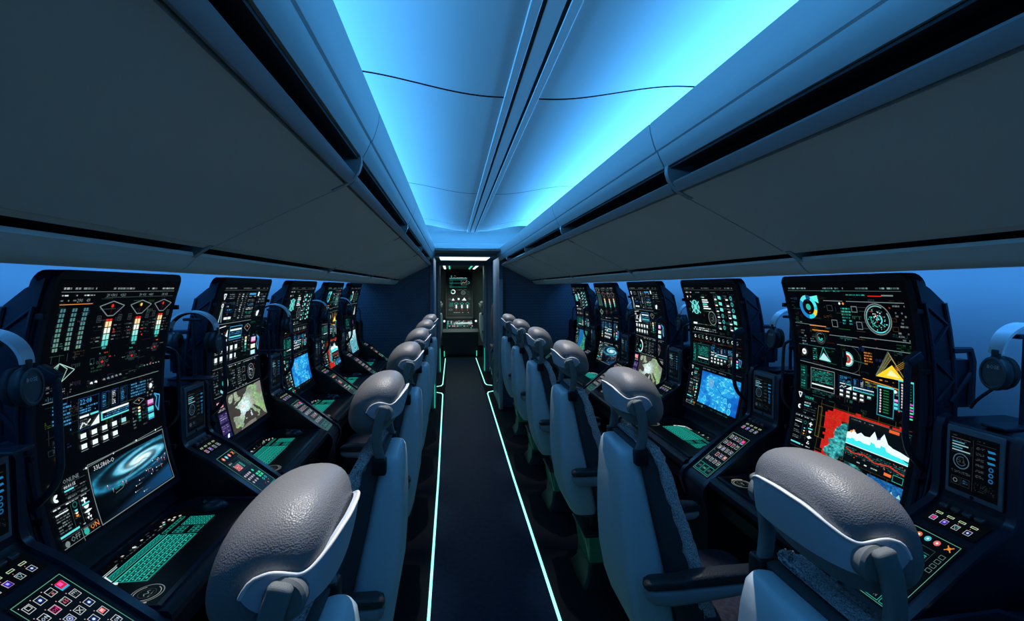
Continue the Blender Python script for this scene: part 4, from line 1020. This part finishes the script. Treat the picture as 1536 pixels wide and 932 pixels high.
# ------------------------------------------------------------------ work stations (drawn for the right side, turned round for the left)
def sx(z): return 1.223-(.42*(z-1.165)**2 if z>1.165 else .48*(z-1.165)**2)
ZT,ZBm=1.596,.85; HWm=.2935
def build_tower(side):
    X0=1.2; og=(X0,0,0)
    t=thing('display_tower','','display')
    # housing with rounded upper corners
    n=26; rows=[]
    for i in range(n+1):
        z=ZBm+(ZT-ZBm)*i/n; rows.append(z)
    V=[];F=[];m=len(rows)
    def hw(z):
        d=ZT-z; r=.035
        return HWm if d>=r else HWm-r+math.sqrt(max(0,r*r-(r-d)**2))
    rows=sorted(set(rows+[ZT-.035*(1-math.cos(R(a))) for a in(0,20,40,60,80)]))
    m=len(rows)
    for z in rows:
        h=hw(z); x=sx(z)
        V+=[(x+.006,-h,z),(x,-h+.006,z),(x,h-.006,z),(x+.006,h,z),(x+.05,h,z),(x+.05,-h,z)]
    for i in range(m-1):
        for k in range(6): F.append((i*6+k,i*6+(k+1)%6,(i+1)*6+(k+1)%6,(i+1)*6+k))
    F+=[tuple(range(6)),tuple(range((m-1)*6,m*6))]
    G().add(V,F).build('screen_housing',M['truss'],t,smooth=40,org=og)
    # side trusses: plate with triangular ribs
    for s in(-1,1):
        g=G(); zs=[1.548+(.86-1.548)*i/16 for i in range(17)]
        pin=[(sx(z)+.012,z) for z in zs]; pout=[(sx(z)+(.05 if i==0 else .088),z) for i,z in enumerate(zs)]
        pin=[(sx(1.575)+.012,1.575)]+pin; 
        g.prism(pin+pout[::-1],s*HWm-.010,s*HWm+.010)
        # raised edges and ribs on the outside
        g2=G()
        rail=lambda off:[(sx(z)+off,s*(HWm+.014),z) for z in zs[1:]]
        g2.tube(rail(.083),.006,6); g2.tube(rail(.018),.005,6)
        for a in range(4):
            z0=1.50-.165*a; za,zb,zc_=z0,z0-.06,z0-.13
            g2.tube([(sx(za)+.02,s*(HWm+.013),za),(sx(zb)+.08,s*(HWm+.013),zb),(sx(zc_)+.02,s*(HWm+.013),zc_)],.0055,6)
        o=g.build('side_truss',M['truss'],t,smooth=30,org=og); g2.build('rib',M['consolerim'],o,smooth=40,org=og)
        g=G()
        for z in(1.48,1.30,1.13,.97): g.box(sx(z)-.010,sx(z)+.03,s*(HWm+.002)-.006,s*(HWm+.002)+.006,z-.008,z+.008,bev=.002)
        for z in(1.48,1.30,1.13,.97):
            G().box(sx(z)-.010,sx(z)+.03,s*(HWm+.004)-.007,s*(HWm+.004)+.007,z-.008,z+.008,bev=.002).build('clip',M['black'],t,smooth=30,org=og)
        # grab handle: tilted head block, bar, bend back into the frame (the other side only a thin tube)
        y=s*(HWm+.004)
        if s==side:
            h=G().tube(cr([(1.168,y,1.345),(1.155,y,1.325),(1.153,y,1.29),(1.153,y,1.16),(1.155,y,1.10),(1.175,y,1.05),(sx(1.0)+.014,y,1.0)],6),.009,10)
            h.box(1.146,1.196,y-.012,y+.012,1.326,1.353,bev=.004,rot=Matrix.Rotation(R(-32),3,'Y'))
        else:
            h=G().tube(cr([(1.225,y,1.335),(1.195,y,1.325),(1.180,y,1.30),(1.178,y,1.18),(1.180,y,1.10),(1.20,y,1.06),(1.23,y,1.04)],6),.0062,8)
        h.build('grab_handle',M['truss'],t,smooth=40,org=og)
    # rear mount box to the wall
    g=G().box(1.27,1.36,-.26,.26,1.10,1.32,bev=.008)
    for s in(-1,1): g.tube([(1.285,s*.31,1.365),(1.345,s*.31,1.365),(1.355,s*.31,1.33),(1.355,s*.31,1.20)],.010,6).tube([(1.29,s*.31,1.21),(1.355,s*.31,1.30)],.007,6).box(1.27,1.36,s*.285-.02,s*.285+.022,1.19,1.335,bev=.004)
    g.build('wall_mount',M['truss'],t,smooth=35,org=og)
    return t,X0
tower,TX0=build_tower(-1); towerL,_=build_tower(1)
def disp_map(a,b,h):
    y=.268-.536*a/100.; z=1.562-(1.562-.872)*b/130.
    x=sx(z); dz=1e-3; tx=(sx(z+dz)-sx(z-dz))/(2*dz); l=math.hypot(1,tx)
    return (x-h/l-TX0,y,z+h*tx/l)
def display_mesh(fn,seed):
    u=UI(disp_map,seed,1.); fn(u); 
    q=u.q; c=u.c; u.q=[];u.c=[]; lay=u.lay; u.rect(-1,-2,102,133.5,(1,1,2),-1.)
    n=len(u.q); u.q+=q; u.c+=c
    return u.mesh('display')
DISP={k:display_mesh(f,i+3) for i,(k,f) in enumerate((('galaxy',s_galaxy),('europe',s_europe),('blue',s_blue),('red',s_red),('coast',s_coast),('ice',s_ice)))}
for me in DISP.values(): me.materials.append(M['scr'])
dsp=bpy.data.objects.new('display',DISP['red']); col.objects.link(dsp); dsp.parent=tower
dsl=bpy.data.objects.new('display',DISP['galaxy']); col.objects.link(dsl); dsl.parent=towerL
SCR={1:['red','blue','europe','galaxy','coast'],-1:['galaxy','europe','blue','red','ice']}
WHAT={'galaxy':'a glowing spiral galaxy','europe':'a grey map of Europe','blue':'a bright blue chart','red':'a red zone map','coast':'a green coast map','ice':'a small pale icy picture'}
first=True
for s,side,SY in((1,'right',SR),(-1,'left',SL)):
    for k in range(1,6):
        o=place(tower if s>0 else towerL,k==1,(s*TX0,SY[k],0),0 if s>0 else PI,'tall curved black display on the %s wall showing %s'%(side,WHAT[SCR[s][k-1]]),'display towers along the walls')
        for c in kids(o):
            if c.data is not None and c.data.name.startswith('display'): c.data=DISP[SCR[s][k-1]]
# desks
def build_desk():
    X0=1.05; og=(X0,0,0); t=thing('desk','','desk'); W=.340
    G().prism([(.90,.69),(.885,.715),(.885,.735),(.893,.745),(.905,.748),(1.40,.748),(1.40,.66),(.95,.66)],-W,W).build('desk_top',M['console'],t,smooth=30,org=og)
    G().prism([(.925,.66),(.935,.60),(.96,.59),(1.40,.59),(1.40,.66)],-W,W).build('apron',M['console'],t,org=og)
    # raised lip around the touch panel, outer corners cut
    P=[(.915,-.330),(1.13,-.330),(1.20,-.25),(1.20,.25),(1.13,.330),(.915,.330)]; Q=[(.930,-.32),(1.123,-.32),(1.187,-.243),(1.187,.243),(1.123,.32),(.930,.32)]
    V=[(x,y,.7475) for x,y in P]+[(x+(.004 if x>1.1 else 0),y,.766 if x>1.1 else .756) for x,y in P]+[(x,y,.764 if x>1.1 else .755) for x,y in Q]+[(x,y,.7475) for x,y in Q]
    F=[]
    for L in range(3):
        for i in range(6): F.append((L*6+i,L*6+(i+1)%6,L*6+6+(i+1)%6,L*6+6+i))
    G().add(V,F).build('panel_lip',M['consolerim'],t,org=og)
    G().prism([(1.20,.748),(1.19,.775),(1.205,.80),(1.21,.838),(1.30,.838),(1.30,.748)],-.30,.30).build('screen_foot',M['console'],t,smooth=30,org=og)
    u=UI(lambda a,b,h:(1.018+(36-b)*.0046-X0,(54-a)*.0040,.7492+h),11,99)
    s_desk(u); q,c=u.q,u.c; u.q=[];u.c=[]
    u.poly([(-26,55),(134,55),(134,13),(115,-1),(-7,-1),(-26,13)],(1,2,3),-1); u.q+=q;u.c+=c
    link('touch_keyboard',u.mesh('touch_keyboard'),M['ptouch'],t)
    u=UI(lambda a,b,h:(.985-b*.0042-X0,.262-a*.0046,.7496+h),12,99); s_dial(u)
    link('lit_dial',u.mesh('lit_dial'),M['ptouch'],t)
    return t,X0
desk,DX0=build_desk()
first=True
NB={1:'red zone map',-1:'galaxy'}
for s,side,SY in((1,'right',SR),(-1,'left',SL)):
    for k in range(0,6):
        w='nearest the viewer, cut off by the picture edge' if k==0 else 'below the display of '+WHAT[SCR[s][k-1]]
        place(desk,first,(s*DX0,SY[k],0),0 if s>0 else PI,'dark %s desk with teal touch keyboard %s'%(side,w),'desks along the walls'); first=False
# side pedestals between the desks
def pslope(v): # outboard->inboard along the panel, v metres from the top
    return (1.103-v*.7806,.887-v*.6250)
def build_pedestal(kind):
    X0=1.15; og=(X0,0,0); t=thing('side_pedestal','','console'); W=.096
    prof=[(.895,.0),(.895,.60),(.872,.665),(.872,.690),(.884,.711),(1.112,.8935),(1.185,.938),(1.2005,.957),(1.2065,.985),(1.2065,1.150),(1.215,1.172),(1.235,1.180),(1.41,1.180),(1.41,0)]
    G().prism(prof,-W,W).build('body',M['console'],t,smooth=25,org=og)
    # raised rims along both long edges
    inn=prof[1:-2]; out=[]
    for s in(-1,1):
        path=[(x,z) for x,z in cr([(x,z,0) for x,z in [(.895,.52)]+inn],3) for _ in(0,)] if 0 else inn
        g=G().strip(path,s*(W+.004)-.012,s*(W+.004)+.012,.010); g.build('edge_rim',M['consolerim'],t,smooth=30,org=og)
    def pm(a,b,h):
        x,z=pslope(b*.00233); return (x-.625*h-.0008-X0,.07-a*.00233,z+.78*h+.0012)
    u=UI(pm,21,99); (s_panel_a if kind=='a' else s_panel_b)(u)
    q,c=u.q,u.c; u.q=[];u.c=[]; u.rect(-1,-1,62,112,(2,3,4),-1); u.q+=q;u.c+=c
    link('touch_panel',u.mesh('touch_panel'),M['ptouch'],t)
    def sm(a,b,h):
        q=b/24.; return (1.176-.052*q-.5*h-X0,.075-a*.0025,.9345-.0325*q+.85*h+.0016)
    u=UI(sm,22,99); s_switch(u); q,c=u.q,u.c; u.q=[];u.c=[]; u.rect(1,0,58,24,(2,3,4),-1); u.q+=q;u.c+=c
    link('switch_panel',u.mesh('switch_panel'),M['ptouch'],t)
    for i in range(4):
        y=.075-(9.6+12.4*i)*.0025
        G().box(1.168,1.182,y-.011,y+.011,.938,.950,bev=.003,rot=Matrix.Rotation(R(-25),3,'Y')).build('toggle_switch',M['steel'],t,smooth=30,org=og)
    return t,X0
pedA,PX0=build_pedestal('a'); pedB,_=build_pedestal('b')
def build_tablet():
    X0=1.2; og=(X0,0,1.07); t=thing('tablet','','tablet')
    G().box(1.1985,1.2055,-.0745,.0745,.978,1.168,bev=.003).build('case',M['tabcase'],t,smooth=35,org=og)
    u=UI(lambda a,b,h:(1.1979-h-X0,.064-a*.00128,1.152-b*.00125-1.07),31,99); s_tablet(u); q,c=u.q,u.c; u.q=[];u.c=[]; u.rect(0,0,100,128,(3,4,6),-1); u.q+=q;u.c+=c
    link('screen',u.mesh('screen'),M['tablet'],t)
    G().lathe((1.1984,0,.985),(-1,0,0),[(0,-.001),(.0055,-.001),(.0055,.0006),(.004,.0008),(.0038,.0002),(0,.0002)],16).build('home_button',M['black'],t,org=og)
    return t
tab=build_tablet()
fA=fB=True; fT=True
for s,side,SY in((1,'right',SR),(-1,'left',SL)):
    for b in range(6):
        y=SY[b]+PITCH/2
        kind='ab'[b%2] if s<0 else 'ba'[b%2]
        w={0:'nearest the viewer at the picture edge'}.get(b,'at the far end by the bulkhead' if b==5 else 'between the displays with %s and %s'%(WHAT[SCR[s][b-1]].replace('a ','',1),WHAT[SCR[s][b]].replace('a ','',1)))
        if kind=='a': o=place(pedA,fA,(s*PX0,y,0),0 if s>0 else PI,'',None); fA=False
        else: o=place(pedB,fB,(s*PX0,y,0),0 if s>0 else PI,'',None); fB=False
        w2={0:'nearest the viewer',1:'second along',2:'third along',3:'fourth along',4:'fifth along',5:'last, against the bulkhead'}[b]
        o['label']='sloping dark %s side console with lit %s, %s'%(side,'square buttons' if kind=='a' else 'round buttons',w2); o['group']='side consoles between desks'
        if b<5:
            o=place(tab,fT,(s*1.2,y,1.07),0 if s>0 else PI,'tablet propped on the %s side console %s'%(side,w2),'tablets on the side consoles'); fT=False
# headsets on small hooks
def build_headset():
    t=thing('headset','','headset'); # local: cups apart along x, origin under it on the shelf
    zc_=.135
    A=[-90+180*i/24 for i in range(25)]
    P=[(.088*math.sin(R(a))*1.0,0,zc_+.052+.075*math.cos(R(a))) for a in A]
    secs=[]
    for i,p in enumerate(P):
        p=Vector(p); d=(Vector(P[min(i+1,24)])-Vector(P[max(0,i-1)])).normalized(); yv=Vector((0,1,0)); n_=d.cross(yv)
        w=.017+.006*math.cos(R(A[i])); secs.append([p+yv*w*c+n_*.0035*q for c,q in((-1,-1),(1,-1),(1,1),(-1,1))])
    band=G().loft(secs).build('headband',M['band'],t,smooth=35)
    G().tube([(p[0]*.96,0,p[2]-.006) for p in P[5:20]],[(.0045,.012)]*15,8).build('headband_pad',M['pad'],band,smooth=50)
    for s in(-1,1):
        tilt=Matrix.Rotation(R(6)*s,3,'Y')
        c=Vector((s*.074,0,zc_))
        cup=G().lathe(c,(s,0,0),[(0,-.004),(.036,-.004),(.040,.004),(.041,.014),(.037,.022),(0,.022)],28); 
        cup.v=[(x,y*.86,zc_+(z-zc_)*1.12) for x,y,z in cup.v]
        cup.box(s*.088-.006,s*.088+.006,-.009,.009,zc_+.03,zc_+.062,bev=.003)
        oc=cup.build('ear_cup',M['cup'],t,smooth=40)
        g=G().lathe(c,(s,0,0),[(.031,.0225),(.037,.0215),(.0385,.024),(.034,.0265),(.031,.0255),(.031,.0225)],28); g.v=[(x,y*.86,zc_+(z-zc_)*1.12) for x,y,z in g.v]
        g.build('cup_ring',M['cupring'],oc,smooth=40)
        g=G().lathe(c,(-s,0,0),[(.018,.004),(.036,.004),(.040,.010),(.037,.022),(.026,.027),(.018,.022),(.018,.004)],28); g.v=[(x,y*.86,zc_+(z-zc_)*1.12) for x,y,z in g.v]
        g.build('ear_pad',M['pad'],oc,smooth=60)
        # maker's name on the cup plate
        fs,w=glyphs('BOSE'); k=.030/w
        V=[];F=[]
        for f_ in fs:
            n=len(V); V+=[(s*(.074+.0226),s*(x-w/2)*k,zc_+.012+y*k) for x,y in f_]; F.append(tuple(range(n,n+len(f_))))
        mk('lettering',V,F,M['band'],oc)
    G().box(-.02,.10,-.012,.012,0,.012,bev=.003).build('hook_foot',M['pad'],t,smooth=30) if 0 else None
    # resting foot bar under the cups (microphone boom folded below)
    G().tube(cr([(-.084,.0,zc_-.036),(-.10,.03,zc_-.075),(-.085,.06,zc_-.105)],5),.0042,6).build('microphone_boom',M['black'],t,smooth=50)
    return t
hs=build_headset()
def build_hook():
    t=thing('headset_stand','','stand')
    G().box(-.09,.075,-.03,.03,0,.008,bev=.003).build('foot',M['truss'],t,smooth=30)
    G().tube([(0,.0,.006),(0,.0,.238)],.007,8).build('post',M['truss'],t,smooth=40)
    G().box(-.035,.035,-.014,.014,.236,.2475,bev=.004).build('cradle',M['truss'],t,smooth=30)
    return t
st=build_hook()
first=True
for s,side,SY in((1,'right',SR),(-1,'left',SL)):
    for b in range(5):
        y=SY[b]+PITCH/2-(.03 if s>0 else -.05); x=1.305 if s>0 else -1.222
        w2={0:'nearest the viewer',1:'second along',2:'third along',3:'fourth along',4:'fifth along'}[b]
        place(hs,first,(x,y,1.193),0,'black headset with silver band above the %s side console, %s'%(side,w2),'headsets between the displays')
        place(st,first,(x,y,1.181),0,'dark stand carrying the %s headset, %s'%(side,w2),'headset stands'); first=False
# mice
def build_mouse():
    t=thing('mouse','','computer mouse')
    secs=[]
    for q in [i/12 for i in range(13)]:
        x=-.052+.104*q; k=math.sin(PI*min(.97,max(.03,q)))**.5; w=.029*k; h=.032*k*(.75+.5*(1-q)*.8)
        secs.append([(x,w*math.cos(a),max(0,h*math.sin(a)) if math.sin(a)>0 else 0) for a in [2*PI*j/20 for j in range(20)]])
    b=G().loft(secs).build('shell',M['consolerim'],t,smooth=60)
    G().lathe((.022,0,.0275),(0,1,0),[(0,-.003),(.006,-.003),(.006,.003),(0,.003)],12).build('scroll_wheel',M['steel'],t,smooth=40)
    return t
mo=build_mouse(); first=True
for s,side,SY in((1,'right',SR),(-1,'left',SL)):
    for k in range(1,6):
        place(mo,first,(s*1.055,SY[k]-s*.255,.752),R(12) if s>0 else PI+R(12),'dark mouse beside the teal keyboard, %s desk showing %s'%(side,WHAT[SCR[s][k-1]]),'mice on the desks'); first=False

# ------------------------------------------------------------------ lights
def area(name,loc,rot,sx_,sy_,pw,c):
    l=bpy.data.lights.new(name,'AREA'); l.shape='RECTANGLE'; l.size=sx_; l.size_y=sy_; l.energy=pw; l.color=c
    o=bpy.data.objects.new(name,l); o.location=loc; o.rotation_euler=rot; col.objects.link(o); return o
CB=(.078,.43,1.0)
LEN=CE-YB-.2; YM=(CE+YB)/2
for s in(-1,1):
    area('cove_light',(s*.70,YM,2.062),(PI,s*R(-63),0),.05,LEN,58,CB)
    area('wall_wash_light',(s*1.27,(YEND+YB)/2,1.632),(0,-s*R(38),0),.03,YEND-YB-.3,15,(.07,.38,1.0))
area('cove_light_end',(0,CE-.03,2.115),(R(-150),0,0),.8,.04,9,CB)
SPW=36
def spot(loc,to,pw,ang,c=(1,.965,.93)):
    l=bpy.data.lights.new('added_headrest_spot','SPOT'); l.energy=pw; l.color=c; l.spot_size=R(ang); l.spot_blend=.7; l.shadow_soft_size=.004
    o=bpy.data.objects.new('added_headrest_spot',l); o.location=loc; o.rotation_euler=(Vector(to)-Vector(loc)).to_track_quat('-Z','Y').to_euler(); col.objects.link(o)
for s,y0 in((1,.742),(-1,.757)):  # added spots to brighten each headrest, hung in mid-air without a fixture
    for k in range(6):
        y=y0+PITCH*k
        spot((s*.318,y+.09,2.02),(s*.432,y-.005,1.20),SPW,28)
area('passage_light',(0,7.45,1.975),(0,0,0),.7,.9,3,(.45,.75,1))
area('far_cabin_light',(0,11.,1.985),(0,0,0),.9,1.5,12,(.75,1,.92))
w=bpy.data.worlds.new('World'); bpy.context.scene.world=w; w.use_nodes=True
w.node_tree.nodes['Background'].inputs[0].default_value=(.005,.012,.03,1)
# ------------------------------------------------------------------ camera
F_,YAW,PIT=750.,.1198,.0452
cd=bpy.data.cameras.new('Camera'); co=bpy.data.objects.new('Camera',cd); col.objects.link(co)
cd.sensor_width=36; cd.lens=F_/1536*36; cd.clip_start=.02
co.location=(-.188,0,1.55); co.rotation_euler=(PI/2-PIT,0,-YAW)
bpy.context.scene.camera=co
sc=bpy.context.scene
sc.view_settings.view_transform='Standard'; sc.view_settings.look='None'
sc.cycles.max_bounces=8; sc.cycles.diffuse_bounces=5; sc.cycles.glossy_bounces=4
sc.cycles.sample_clamp_indirect=4; sc.cycles.caustics_reflective=False; sc.cycles.caustics_refractive=False
bpy.context.view_layer.update()
